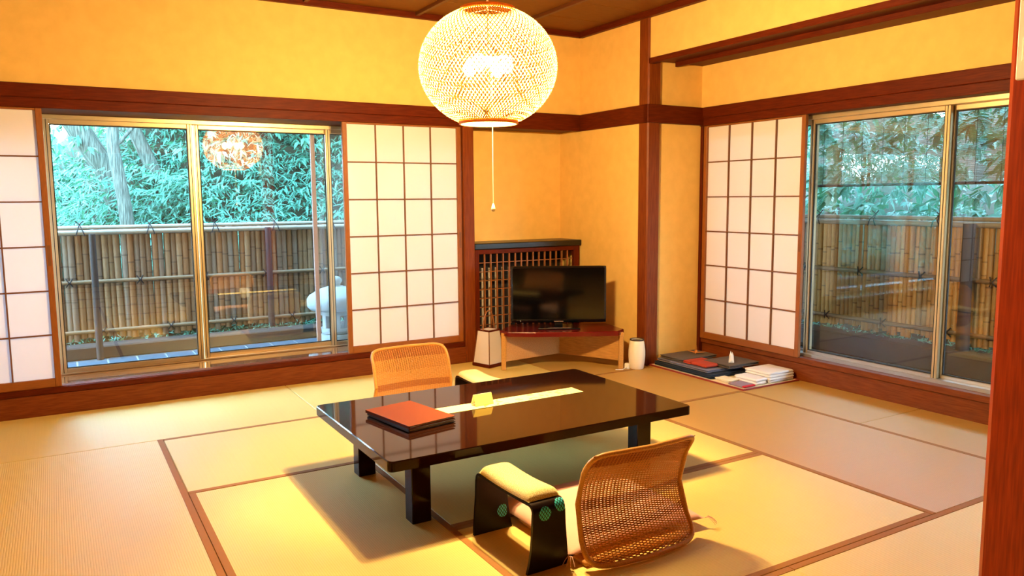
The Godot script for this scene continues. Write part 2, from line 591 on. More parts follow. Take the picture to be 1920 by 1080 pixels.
func shell() -> void:
	var fl := thing("floor", "tatami mat floor with brown cloth borders", "floor", Vector3.ZERO, 0, "", "structure")
	pbox(Vector3(-2.75, -0.3, -5.6), Vector3(4.45, -0.05, 1.75), "floor_slab", M.dark_void, fl)
	mats_on_floor(fl)

	var ce := thing("ceiling", "brown boarded ceiling with thin battens", "ceiling", Vector3.ZERO, 0, "", "structure")
	pbox(Vector3(-2.9, CEIL + 0.02, -5.75), Vector3(4.65, CEIL + 0.2, 1.95), "ceiling_slab", M.dark_void, ce)
	var z := -5.30
	while z < 1.65:
		pbox(Vector3(-2.72, CEIL, z + 0.001), Vector3(3.80, CEIL + 0.02, minf(z + 0.42, 1.72) - 0.001), "ceiling_board", M.ceiling_wood, ce, 0.003)
		z += 0.42
	for k in 8:
		var x := -2.48 + 0.8 * k
		if x < 3.7:
			pbox(Vector3(x - 0.014, CEIL - 0.026, -5.27), Vector3(x + 0.014, CEIL, 1.0), "batten", M.ceiling_batten, ce)
	var tc := thing("trim_1", "dark wooden cornice where the walls meet the ceiling", "cornice", Vector3.ZERO, 0, "", "structure")
	pbox(Vector3(-2.72, 2.53, -5.29), Vector3(3.78, CEIL, -5.245), "cornice_board", M.wood_x, tc)
	pbox(Vector3(3.725, 2.525, -5.25), Vector3(3.78, CEIL, 1.0), "cornice_board", M.wood_z, tc)

	# window wall
	var wb := thing("wall_back", "ochre plaster wall above and beside the long window", "wall", Vector3.ZERO, 0, "", "structure")
	pbox(Vector3(-2.75, 1.84, -5.72), Vector3(3.9, CEIL + 0.02, -5.28), "upper_wall", M.plaster, wb)
	pbox(Vector3(-2.75, -0.2, -5.72), Vector3(-0.96, 1.84, -5.28), "side_wall", M.plaster, wb)
	pbox(Vector3(-0.96, -0.25, -5.72), Vector3(2.67, 0.12, -5.29), "sill_wall", M.render_wall, wb)
	pbox(Vector3(2.70, -0.25, -5.72), Vector3(3.9, 1.84, -5.57), "alcove_back", M.plaster, wb)
	pbox(Vector3(2.67, -0.25, -5.72), Vector3(2.755, 1.84, -5.30), "alcove_cheek", M.plaster, wb)

	# long beam, lintel, sill and base board of the window wall
	var t2 := thing("trim_2", "dark wooden picture rail beam running above the long window", "beam", Vector3.ZERO, 0, "", "structure")
	pbox(Vector3(-2.72, 1.842, -5.29), Vector3(2.672, 1.921, -5.252), "rail_board", M.wood_x, t2, 0.004)
	pbox(Vector3(2.672, 1.79, -5.29), Vector3(3.745, 1.921, -5.252), "rail_board", M.wood_x, t2, 0.004)
	pbox(Vector3(2.755, 1.80, -5.57), Vector3(3.77, 1.842, -5.285), "alcove_soffit", M.wood_x, t2)
	pbox(Vector3(-0.96, H, -5.66), Vector3(2.672, 1.842, -5.262), "lintel", M.wood_x, t2)
	var t3 := thing("baseboard_back", "wide brown wooden base board under the long window", "baseboard", Vector3.ZERO, 0, "", "structure")
	pbox(Vector3(-2.72, -0.05, -5.30), Vector3(2.672, 0.122, -5.245), "base_board", M.base_wood_x, t3, 0.004)
	pbox(Vector3(-0.96, 0.122, -5.35), Vector3(2.672, 0.158, -5.256), "sill_front", M.wood_x, t3, 0.003)
	pbox(Vector3(-0.96, 0.12, -5.66), Vector3(2.672, 0.160, -5.33), "window_board", M.varnished_sill, t3, 0.003)
	for k in 3:
		pbox(Vector3(-0.96, 0.158, -5.262 - 0.024 * (k + 1)), Vector3(2.672, 0.1625, -5.262 - 0.024 * k - 0.008), "track_ridge", M.base_wood_x, t3, 0.001)
	var t4 := thing("trim_3", "brown wooden post beside the alcove and paper screen", "post", Vector3(2.715, 0, -5.29), 0, "", "structure")
	pbox(Vector3(-0.045, -0.04, -0.03), Vector3(0.045, 1.85, 0.045), "post_shaft", M.pillar_wood, t4, 0.006)

	# wall with the corner post and the bay of the second window
	var wr := thing("wall_right", "ochre plaster wall with the window bay", "wall", Vector3.ZERO, 0, "", "structure")
	pbox(Vector3(3.76, -0.2, -5.72), Vector3(4.0, CEIL + 0.02, -4.53), "pier_wall", M.plaster, wr)
	pbox(Vector3(3.85, -0.2, -4.7), Vector3(4.62, CEIL + 0.02, -4.45), "return_wall", M.plaster, wr)
	pbox(Vector3(3.765, 2.24, -4.53), Vector3(3.86, CEIL + 0.02, 1.8), "hanging_wall", M.plaster, wr)
	pbox(Vector3(4.30, 1.84, -4.5), Vector3(4.62, 2.6, 1.8), "upper_wall", M.plaster, wr)
	pbox(Vector3(4.34, -0.25, -4.5), Vector3(4.62, 0.12, 1.8), "sill_wall", M.render_wall, wr)
	pbox(Vector3(4.30, -0.25, -0.84), Vector3(4.62, 1.86, 1.8), "side_wall", M.plaster, wr)
	var t5 := thing("trim_4", "dark square corner post between pier and window bay", "post", Vector3(3.81, 0, -4.475), 0, "", "structure")
	pbox(Vector3(-0.06, -0.04, -0.055), Vector3(0.06, 2.54, 0.055), "post_shaft", M.pillar_wood, t5, 0.010)
	var t6 := thing("trim_5", "dark wooden picture rail beam on the pier and over the bay window", "beam", Vector3.ZERO, 0, "", "structure")
	pbox(Vector3(3.738, 1.79, -5.285), Vector3(3.775, 1.921, -4.41), "rail_board", M.wood_z, t6, 0.004)
	pbox(Vector3(3.738, 1.79, -4.46), Vector3(4.305, 1.921, -4.408), "rail_board", M.wood_x, t6, 0.004)
	pbox(Vector3(4.272, 1.842, -4.45), Vector3(4.31, 1.921, 1.0), "rail_board", M.wood_z, t6, 0.004)
	pbox(Vector3(4.282, H, -4.45), Vector3(4.56, 1.842, -0.82), "lintel", M.wood_z, t6)
	var t7 := thing("trim_6", "dark wooden soffit and edge beam over the window bay", "soffit", Vector3.ZERO, 0, "", "structure")
	pbox(Vector3(3.748, 2.205, -4.42), Vector3(3.80, 2.243, 1.0), "edge_beam", M.wood_z, t7, 0.004)
	pbox(Vector3(3.79, 2.232, -4.46), Vector3(4.31, 2.262, 1.0), "soffit_board", M.wood_z, t7)
	pbox(Vector3(4.0, 2.20, -4.42), Vector3(4.028, 2.234, 1.0), "curtain_track", M.wood_z, t7)
	var t8 := thing("baseboard_right", "wide brown wooden base board under the bay window", "baseboard", Vector3.ZERO, 0, "", "structure")
	pbox(Vector3(4.33, -0.05, -4.45), Vector3(4.37, 0.122, 1.0), "base_board", M.base_wood_z, t8, 0.004)
	pbox(Vector3(4.315, 0.122, -4.45), Vector3(4.40, 0.160, -0.82), "sill_front", M.base_wood_z, t8, 0.003)
	pbox(Vector3(4.385, 0.12, -4.45), Vector3(4.60, 0.156, -0.82), "window_board", M.base_wood_z, t8, 0.003)
	pbox(Vector3(4.295, 0.0, -4.455), Vector3(4.345, 1.79, -4.425), "jamb", M.wood_y, t8, 0.003)

	# the sides that the picture does not show
	var wl := thing("wall_left", "plain ochre plaster wall closing the side of the room", "wall", Vector3.ZERO, 0, "", "structure")
	pbox(Vector3(-2.9, -0.2, -5.72), Vector3(-2.72, CEIL + 0.02, 1.9), "plaster_wall", M.plaster, wl)
	var wf := thing("wall_front", "dark boarded wall of the entry space behind the room", "wall", Vector3.ZERO, 0, "", "structure")
	pbox(Vector3(-2.9, -0.2, 1.7), Vector3(4.62, CEIL + 0.02, 1.9), "boarded_wall", M.ceiling_batten, wf)
	# the room opens to the entry space under this beam
	var wp := thing("wall_partition", "beam over the wide opening to the entry space", "wall", Vector3.ZERO, 0, "", "structure")
	pbox(Vector3(-2.72, 1.80, -1.19), Vector3(2.31, 1.92, -1.06), "opening_beam", M.wood_x, wp, 0.004)

	# post close by, where the bay ends
	var t9 := thing("trim_7", "tall reddish wooden post with a pale planed corner", "post", Vector3(2.375, 0, -1.125), 0, "", "structure")
	pbox(Vector3(-0.075, 0, -0.075), Vector3(0.075, CEIL, 0.075), "post_shaft", M.post_wood, t9, 0.018)
	var pp := thing("wall_panel", "white plastic control panel fixed high on the reddish post", "panel", Vector3(2.30, 1.56, -1.105))
	pbox(Vector3(-0.016, 0, -0.066), Vector3(-0.001, 0.26, 0.024), "cover", M.white_plastic, pp, 0.004)
	pbox(Vector3(-0.019, 0.05, -0.050), Vector3(-0.015, 0.11, 0.010), "rocker", M.card_white, pp, 0.002)


func sash(parent: Node3D, x0: float, x1: float, y0: float, y1: float, z: float, fm: Material, lo := 0.045, low: Material = null, gaps := [-0.005, 0.005]) -> void:
	# one sliding pane in its metal frame, in the plane of x and y
	var o := Node3D.new()
	o.name = "sash"
	parent.add_child(o, true)
	var w := 0.034
	for x in [x0, x1 - w]:
		pbox(Vector3(x, y0, z - 0.013), Vector3(x + w, y1, z + 0.013), "stile", fm, o, 0.003)
		pbox(Vector3(x + w * 0.44, y0, z + 0.013), Vector3(x + w * 0.56, y1, z + 0.0145), "groove", M.gasket, o, 0.0005)
	pbox(Vector3(x0 + w, y0, z - 0.012), Vector3(x1 - w, y0 + lo, z + 0.012), "rail", low if low else fm, o, 0.003)
	pbox(Vector3(x0 + w, y1 - 0.03, z - 0.012), Vector3(x1 - w, y1, z + 0.012), "rail", fm, o, 0.003)
	for q in gaps:
		pbox(Vector3(x0 + w, y0 + lo, z + q - 0.0015), Vector3(x1 - w, y1 - 0.03, z + q + 0.0015), "pane", M.glass, o, 0.0001)
	for q in [[Vector3(x0 + w, y0 + lo, z - 0.006), Vector3(x1 - w, y0 + lo + 0.006, z + 0.006)], [Vector3(x0 + w, y1 - 0.036, z - 0.006), Vector3(x1 - w, y1 - 0.03, z + 0.006)],
			[Vector3(x0 + w, y0 + lo + 0.006, z - 0.006), Vector3(x0 + w + 0.006, y1 - 0.036, z + 0.006)], [Vector3(x1 - w - 0.006, y0 + lo + 0.006, z - 0.006), Vector3(x1 - w, y1 - 0.036, z + 0.006)]]:
		pbox(q[0], q[1], "gasket", M.gasket, o, 0.0005)


func windows() -> void:
	# long window: four sashes on two tracks
	var w := thing("window_1", "long aluminium sliding window looking onto the bamboo fence and hillside", "window", Vector3(0, 0.16, -5.63), 0, "", "structure")
	var top := H - 0.16
	pbox(Vector3(-0.96, 0.0, -0.045), Vector3(2.67, 0.012, 0.035), "frame_rail", M.bronze, w, 0.003)
	pbox(Vector3(-0.96, top - 0.03, -0.045), Vector3(2.67, top, 0.035), "frame_rail", M.bronze, w, 0.003)
	for x in [-0.96, 2.64]:
		pbox(Vector3(x, 0.028, -0.045), Vector3(x + 0.03, top - 0.03, 0.035), "frame_stile", M.bronze, w, 0.003)
	var e := [[-0.93, 0.01, -0.018], [-0.02, 0.835, 0.018], [0.842, 1.775, -0.018], [1.735, 2.64, 0.018]]
	for a in e:
		sash(w, a[0], a[1], 0.011, top - 0.028, a[2], M.bronze, 0.028)
	pbox(Vector3(1.648, 0.0, -0.075), Vector3(1.680, top - 0.02, -0.055), "screen_stile", M.screen_paint, w, 0.003)
	# bay window, built along x and turned
	var b := thing("window_2", "aluminium sliding window of the bay with a reed blind outside", "window", Vector3(4.43, 0.156, -4.45), -PI / 2, "", "structure")
	pbox(Vector3(0, 0.0, -0.045), Vector3(3.62, 0.026, 0.05), "frame_rail", M.aluminium, b, 0.003)
	pbox(Vector3(0, H - 0.156 - 0.03, -0.045), Vector3(3.62, H - 0.156, 0.05), "frame_rail", M.bronze, b, 0.003)
	for x in [0.0, 3.59]:
		pbox(Vector3(x, 0.026, -0.045), Vector3(x + 0.03, H - 0.186, 0.035), "frame_stile", M.bronze, b, 0.003)
	for a in [[0.03, 0.945, -0.018], [0.92, 1.865, 0.018], [1.838, 2.73, -0.018], [2.70, 3.59, 0.018]]:
		sash(b, a[0], a[1], 0.024, H - 0.156 - 0.028, a[2], M.bronze, 0.022, M.aluminium, [0.0])


func make_screen(called: String, label: String, at: Vector3, turn: float, wide: float) -> Node3D:
	# paper screen: frame, four columns by six rows of paper; origin at its lower corner
	var o := thing(called, label, "paper screen", at, turn)
	var hgt := 1.625
	var st := 0.033
	for x in [0.0, wide - st]:
		pbox(Vector3(x, 0, -0.014), Vector3(x + st, hgt, 0.014), "stile", M.shoji_wood_y, o, 0.003)
	pbox(Vector3(st, 0, -0.013), Vector3(wide - st, 0.05, 0.013), "rail", M.shoji_wood_x, o, 0.003)
	pbox(Vector3(st, hgt - 0.012, -0.013), Vector3(wide - st, hgt, 0.013), "rail", M.shoji_wood_x, o, 0.003)
	var x0 := st
	var x1 := wide - st
	var y0 := 0.05
	var y1 := hgt - 0.012
	for k in range(1, 4):
		var x := lerpf(x0, x1, k / 4.0)
		pbox(Vector3(x - 0.004, y0, -0.006), Vector3(x + 0.004, y1, 0.009), "muntin", M.muntin, o, 0.001)
	for k in range(1, 6):
		var y := lerpf(y0, y1, k / 6.0)
		pbox(Vector3(x0, y - 0.004, -0.006), Vector3(x1, y + 0.004, 0.008), "muntin", M.muntin, o, 0.001)
	var cw := (x1 - x0) / 4
	var ch := (y1 - y0) / 6
	var q := MB.new()
	q.box(Vector3(-cw / 2, -ch / 2, -0.0004), Vector3(cw / 2, ch / 2, 0.0004), 0.0001)
	var pm := q.mesh()
	for i in 4:
		for j in 6:
			var p := put(pm, "paper_pane", M.paper, o)
			p.position = Vector3(x0 + cw * (i + 0.5), y0 + ch * (j + 0.5), -0.0065)
	pbox(Vector3(wide - st + 0.008 if wide > 0 else 0.0, 0.72, 0.0135), Vector3(wide - st + 0.025, 0.84, 0.0146), "finger_pull", M.muntin, o, 0.0005)
	return o


func screens() -> void:
	make_screen("paper_screen", "paper screen between the long window and the alcove post", Vector3(1.752, 0.160, -5.283), 0, 0.912)
	make_screen("paper_screen", "paper screen at the end of the long window farther from the alcove", Vector3(-0.93, 0.160, -5.283), 0, 0.912)
	make_screen("paper_screen", "paper screen beside the corner post, above folded robes and towels", Vector3(4.313, 0.160, -4.42), -PI / 2, 0.93)
	make_screen("paper_screen", "paper screen at the end of the bay window by the reddish post", Vector3(4.313, 0.160, -1.75), -PI / 2, 0.93)


# ---------------------------------------------------------------- furniture

func low_table() -> void:
	var t := thing("low_table", "glossy black lacquered low table in the middle of the tatami room", "table", Vector3(1.715, 0, -3.015))
	var hx := 0.73
	var hz := 0.46
	var poly := []
	for c in [[hx, hz, 0.0], [-hx, hz, PI / 2], [-hx, -hz, PI], [hx, -hz, 1.5 * PI]]:
		for k in 5:
			var a: float = c[2] + PI / 2 * k / 4.0
			var r := 0.022
			poly.append(Vector2(c[0] - signf(c[0]) * r + cos(a) * r, c[1] - signf(c[1]) * r + sin(a) * r))
	var mb := MB.new()
	mb.prism(poly, 0.270, 0.31, 0.004)
	part(mb, "table_top", M.lacquer, t)
	for z in [-0.325, 0.325]:
		pbox(Vector3(-0.56, 0.225, z - 0.012), Vector3(0.56, 0.27, z + 0.012), "apron", M.lacquer_dull, t)
	for x in [-0.56, 0.56]:
		pbox(Vector3(x - 0.012, 0.225, -0.31), Vector3(x + 0.012, 0.27, 0.31), "apron", M.lacquer_dull, t)
	for x in [-0.555, 0.555]:
		for z in [-0.305, 0.305]:
			pbox(Vector3(x - 0.04, 0, z - 0.035), Vector3(x + 0.04, 0.268, z + 0.035), "leg", M.lacquer, t, 0.003)


func folder(called: String, label: String, at: Vector3, turn: float, m: Material) -> void:
	var o := thing(called, label, "folder", at, turn)
	pbox(Vector3(-0.115, 0, -0.17), Vector3(0.115, 0.003, 0.17), "cover", m, o, 0.001)
	pbox(Vector3(-0.108, 0.003, -0.163), Vector3(0.108, 0.010, 0.163), "pages", M.page, o, 0.001)
	pbox(Vector3(-0.115, 0.010, -0.17), Vector3(0.115, 0.013, 0.17), "cover", m, o, 0.001)
	pbox(Vector3(-0.118, 0, -0.17), Vector3(-0.1135, 0.013, 0.17), "spine", m, o, 0.001)


func on_the_table() -> void:
	folder("menu_folder", "dark leather folder underneath the orange-brown folder on the table", Vector3(1.272, 0.3130, -3.03), 0.16, M.leather_black)
	folder("menu_folder", "orange-brown leather folder lying on top of a dark folder", Vector3(1.268, 0.3262, -3.032), 0.19, M.leather_brown)
	var r := thing("table_runner", "narrow pale yellow printed cloth runner along the black table", "runner", Vector3(1.79, 0.3105, -3.07))
	var rc := pbox(Vector3(-0.41, 0, -0.05), Vector3(0.385, 0.0016, 0.05), "cloth", M.runner, r, 0.0006)
	rng.seed = 4
	for k in 26:
		var mb := MB.new()
		var c := Vector2(rng.randf_range(-0.2, 0.37), rng.randf_range(-0.038, 0.038))
		var a := rng.randf() * TAU
		var p := []
		for i in 6:
			var w := TAU * i / 6
			p.append(c + Vector2(cos(w) * 0.016, sin(w) * 0.006).rotated(a))
		mb.prism(p, 0.0016, 0.0020)
		part(mb, "printed_leaf", M.runner_green if k % 2 else M.runner_ochre, rc)
	var c := thing("tent_card", "small yellow tent card standing on the cloth runner", "card", Vector3(1.645, 0.3122, -3.075), 0.05)
	var mb := MB.new()
	mb.bar(Vector3(0, 0.002, 0.022), Vector3(0, 0.05, 0.0), 0.096, 0.0012, Vector3.BACK, 0.0003)
	part(mb, "card_front", M.card, c)
	mb = MB.new()
	mb.bar(Vector3(0, 0.002, -0.022), Vector3(0, 0.05, -0.0012), 0.096, 0.0012, Vector3.BACK, 0.0003)
	part(mb, "card_back", M.card_white, c)


func chair_point(u: float, w: float) -> Vector3:
	# backrest surface: u from -1 to 1 across, w from 0 at the mat to 1 at the top
	var y := 0.012 + 0.392 * w
	var lean := 0.022 - 0.092 * sin(PI * clampf(w * 0.92 + 0.02, 0, 1)) + 0.012 * pow(w, 3)
	var half := 0.246 - 0.012 * sin(PI * w) - 0.014 * w * w
	return Vector3(u * half, y, lean + 0.035 * (1 - u * u) + 0.006 * pow(absf(u), 3) * w)


func make_chair(label: String, at: Vector3, turn: float) -> Node3D:
	var o := thing("floor_chair", label, "chair", at, turn, "rattan floor chairs at the low table")
	# frame: one bent cane round the edge
	var loop := []
	var rad := 0.12
	for k in 64:
		var a := TAU * k / 64.0
		# rounded rectangle in u, w
		var cx := signf(cos(a)) * pow(absf(cos(a)), 0.22)
		var cy := signf(sin(a)) * pow(absf(sin(a)), 0.22)
		loop.append(chair_point(cx, 0.5 + 0.5 * cy))
	loop.append(loop[0])
	var mb := MB.new()
	mb.tube(loop, 0.0095, 8, false)
	var fr := part(mb, "back_frame", M.rattan_frame, o)
	# upright canes
	var st := MB.new()
	var ns := 33
	for k in ns:
		var u := -0.95 + 1.9 * k / (ns - 1)
		var pts := []
		for j in 13:
			pts.append(chair_point(u, 0.015 + 0.97 * j / 12.0))
		st.tube(pts, 0.0020, 5, false)
	var up := part(st, "upright_canes", M.rattan, fr)
	up.set_meta("kind", "stuff")
	# weavers go over and under the uprights; two closer, darker bands
	var wv := MB.new()
	var dk := MB.new()
	var rows := 104
	for j in rows:
		var w := 0.02 + 0.965 * j / (rows - 1.0)
		var band := (w > 0.02 and w < 0.05) or (w > 0.24 and w < 0.31) or (w > 0.44 and w < 0.53) or w > 0.86
		var tgt := dk if band else wv
		var pts := []
		var steps := (ns - 1) * 2
		for i in steps + 1:
			var u := -0.97 + 1.94 * i / steps
			var p := chair_point(u, w)
			p.z += 0.0026 * sin(PI * i / 2.0 + (PI if j % 2 else 0.0))
			pts.append(p)
		tgt.tube(pts, 0.0021 if band else 0.0018, 4, false)
	var a1 := part(wv, "woven_cane", M.rattan, fr)
	a1.set_meta("kind", "stuff")
	var a2 := part(dk, "woven_band", M.rattan_dark, fr)
	a2.set_meta("kind", "stuff")
	a2.set_meta("label", "darker closely woven bands")
	# thin seat under the cushion
	var seat := MB.new()
	seat.soft(Vector3(-0.235, 0.001, -0.46), Vector3(0.235, 0.02, -0.01), 0.009, 6)
	part(seat, "seat", M.rattan_frame, o)
	return o


func cushion(called: String, label: String, at: Vector3, turn: float) -> void:
	var o := thing(called, label, "cushion", at, turn)
	var hx := 0.295
	var hz := 0.262
	var f := func(u: float, w: float) -> Vector3:
		var a := 2 * u - 1
		var b := 2 * w - 1
		var k := pow(maxf(0, (1 - pow(absf(a), 3.2)) * (1 - pow(absf(b), 3.2))), 0.42)
		var pull := 1.0 + 0.05 * pow(absf(a * b), 2.0)
		return Vector3(a * hx * pull, 0.018 + 0.052 * k - 0.006 * exp(-60 * (a * a + b * b)), b * hz * pull)
	var g := func(u: float, w: float) -> Vector3:
		var a := 2 * u - 1
		var b := 2 * w - 1
		var k := pow(maxf(0, (1 - pow(absf(a), 3.2)) * (1 - pow(absf(b), 3.2))), 0.42)
		var pull := 1.0 + 0.05 * pow(absf(a * b), 2.0)
		return Vector3(a * hx * pull, 0.018 - 0.0165 * k, b * hz * pull)
	var mb := MB.new()
	mb.grid(f, 32, 32, func(_u, _v): return Vector3.UP)
	mb.grid(g, 16, 16, func(_u, _v): return Vector3.DOWN)
	var cv := part(mb, "cover", M.pink_cloth, o)
	for sx in [-1.0, 1.0]:
		for sz in [-1.0, 1.0]:
			var t := MB.new()
			for k in 4:
				var a := -0.5 + 0.33 * k
				var p := Vector3(sx * hx * 1.05, 0.019, sz * hz * 1.05)
				var d := Vector3(sx, 0, sz).rotated(Vector3.UP, a).normalized()
				t.tube([p, p + d * 0.015 + Vector3(0, 0.006, 0), p + d * 0.032 + Vector3(0, -0.004, 0), p + d * 0.045 + Vector3(0, -0.0165, 0)], 0.0012, 4)
			part(t, "tassel", M.pink_cloth, cv)


func make_armrest(label: String, at: Vector3, turn: float) -> Node3D:
	# bent wood in the shape of an upturned U, along z
	var o := thing("armrest", label, "armrest", at, turn, "black armrests with woven pads")
	var path := []      # z, y, half width
	path.append([0.188, 0.0, 0.083])
	path.append([0.194, 0.03, 0.079])
	path.append([0.198, 0.08, 0.073])
	path.append([0.198, 0.15, 0.067])
	path.append([0.198, 0.205, 0.065])
	for k in 6:
		var a := PI / 2 * k / 5.0
		path.append([0.168 + 0.03 * cos(a), 0.210 + 0.03 * sin(a), 0.064])
	path.append([0.08, 0.237, 0.062])
	path.append([0.0, 0.235, 0.061])
	var full := path.duplicate()
	for k in range(path.size() - 2, -1, -1):
		full.append([-path[k][0], path[k][1], path[k][2]])
	var mb := MB.new()
	var th := 0.011
	var rows := []
	for i in full.size():
		var p := Vector2(full[i][0], full[i][1])
		var q: Array = full[mini(i + 1, full.size() - 1)]
		var r: Array = full[maxi(i - 1, 0)]
		var d := Vector2(q[0] - r[0], q[1] - r[1]).normalized()
		var nn := Vector2(d.y, -d.x)           # outwards
		rows.append([p, p - nn * th if i > 0 and i < full.size() - 1 else Vector2(p.x - signf(p.x) * th, p.y), nn, full[i][2]])
	for i in rows.size() - 1:
		var a: Array = rows[i]
		var b: Array = rows[i + 1]
		var na := Vector3(0, a[2].y, a[2].x)
		var nb := Vector3(0, b[2].y, b[2].x)
		for s in [0, 1]:
			var pa: Vector2 = a[s]
			var pb: Vector2 = b[s]
			var sg := 1.0 if s == 0 else -1.0
			var i0 := mb.vert(Vector3(-a[3], pa.y, pa.x), na * sg)
			mb.vert(Vector3(a[3], pa.y, pa.x), na * sg)
			mb.vert(Vector3(b[3], pb.y, pb.x), nb * sg)
			mb.vert(Vector3(-b[3], pb.y, pb.x), nb * sg)
			mb.face(i0, i0 + 1, i0 + 2)
			mb.face(i0, i0 + 2, i0 + 3)
		for s in [-1.0, 1.0]:
			mb.quad(Vector3(s * a[3], a[0].y, a[0].x), Vector3(s * b[3], b[0].y, b[0].x), Vector3(s * b[3], b[1].y, b[1].x), Vector3(s * a[3], a[1].y, a[1].x), Vector3(s, 0, 0))
	var bent := part(mb, "bent_frame", M.lacquer_dull, o)
	var pad := MB.new()
	var top := func(u: float, w: float) -> Vector3:
		var a := 2 * u - 1
		var b := 2 * w - 1
		var k := pow(maxf(0, (1 - pow(absf(a), 4.0)) * (1 - pow(absf(b), 10.0))), 0.4)
		return Vector3(a * 0.064, 0.243 + 0.030 * k + 0.006 * b * b * k - 0.006 * (1 - b * b), b * 0.168)
	pad.grid(top, 14, 30, func(_u, _v): return Vector3.UP)
	var und := func(u: float, w: float) -> Vector3:
		var a := 2 * u - 1
		var b := 2 * w - 1
		return Vector3(a * 0.064, 0.243 - 0.006 * (1 - b * b), b * 0.168)
	pad.grid(und, 4, 12, func(_u, _v): return Vector3.DOWN)
	part(pad, "woven_pad", M.woven_pad, o)
	# round crests of turquoise scales on both faces of each leg
	var ring := PackedVector2Array()
	for k in 24: ring.append(Vector2(cos(TAU * k / 24), sin(TAU * k / 24)) * 0.0245)
	for side in [1.0, -1.0]:
		for front in [1.0, -1.0]:
			for c in ([Vector2(-0.018, 0.204), Vector2(0.048, 0.224)] if front > 0 else [Vector2(0.046, 0.068)]):
				var e := MB.new()
				var off := 0.0008 if front > 0 else -th - 0.0008
				var edge := PackedVector2Array([Vector2(-0.0635, 0.02), Vector2(0.0635, 0.02), Vector2(0.0635, 0.252), Vector2(-0.0635, 0.252)])
				var wrap := func(q: Vector2) -> Array:
					# q.y runs up the leg and over its bend
					var t := clampf((q.y - 0.21) / 0.03, 0, PI / 2)
					var d := Vector3(0, sin(t), cos(t) * side)
					var at_bend := Vector3(q.x, 0.21 + (0.03 + off) * sin(t), (0.168 + (0.03 + off) * cos(t)) * side)
					return [at_bend if q.y > 0.21 else Vector3(q.x, q.y, (0.198 - 0.004 * clampf((0.08 - q.y) / 0.05, 0, 1) - 0.006 * clampf((0.03 - q.y) / 0.03, 0, 1) + off) * side), d * front]
				var disc := PackedVector2Array()
				for q in ring: disc.append(q + c)
				for i in range(-4, 5):
					for j in range(-3, 4):
						var m: Vector2 = c + Vector2(i * 0.0060, j * 0.0160 + (0.0080 if i % 2 else 0.0))
						var loz := PackedVector2Array([m + Vector2(-0.0044, 0), m + Vector2(0, -0.0062), m + Vector2(0.0044, 0), m + Vector2(0, 0.0062)])
						for cut in Geometry2D.intersect_polygons(loz, disc):
							for bit in Geometry2D.intersect_polygons(cut, edge):
								for k in range(1, bit.size() - 1):
									var w0: Array = wrap.call(bit[0])
									var w1: Array = wrap.call(bit[k])
									var w2: Array = wrap.call(bit[k + 1])
									e.tri(w0[0], w1[0], w2[0], w0[1])
				part(e, "scale_crest", M.turquoise, bent)
	return o


func seats() -> void:
	var chair := make_chair("rattan floor chair with a pink cushion against its backrest", Vector3(1.717, 0, -2.03), 0)
	cushion("floor_cushion", "pink square floor cushion on the rattan chair in front of the table", Vector3(1.752, 0.021, -2.348), 0.0)
	var c2 := chair.duplicate()
	c2.name = numbered("floor_chair")
	add_child(c2)
	c2.position = Vector3(1.715, 0, -4.085)
	c2.rotation.y = PI
	c2.set_meta("label", "rattan floor chair between the table and the long window")
	make_armrest("black bentwood armrest beside the pink cushion", Vector3(1.365, 0, -2.29), 0.02)
	make_armrest("black bentwood armrest standing between the table and the television corner", Vector3(2.01, 0, -3.77), PI)


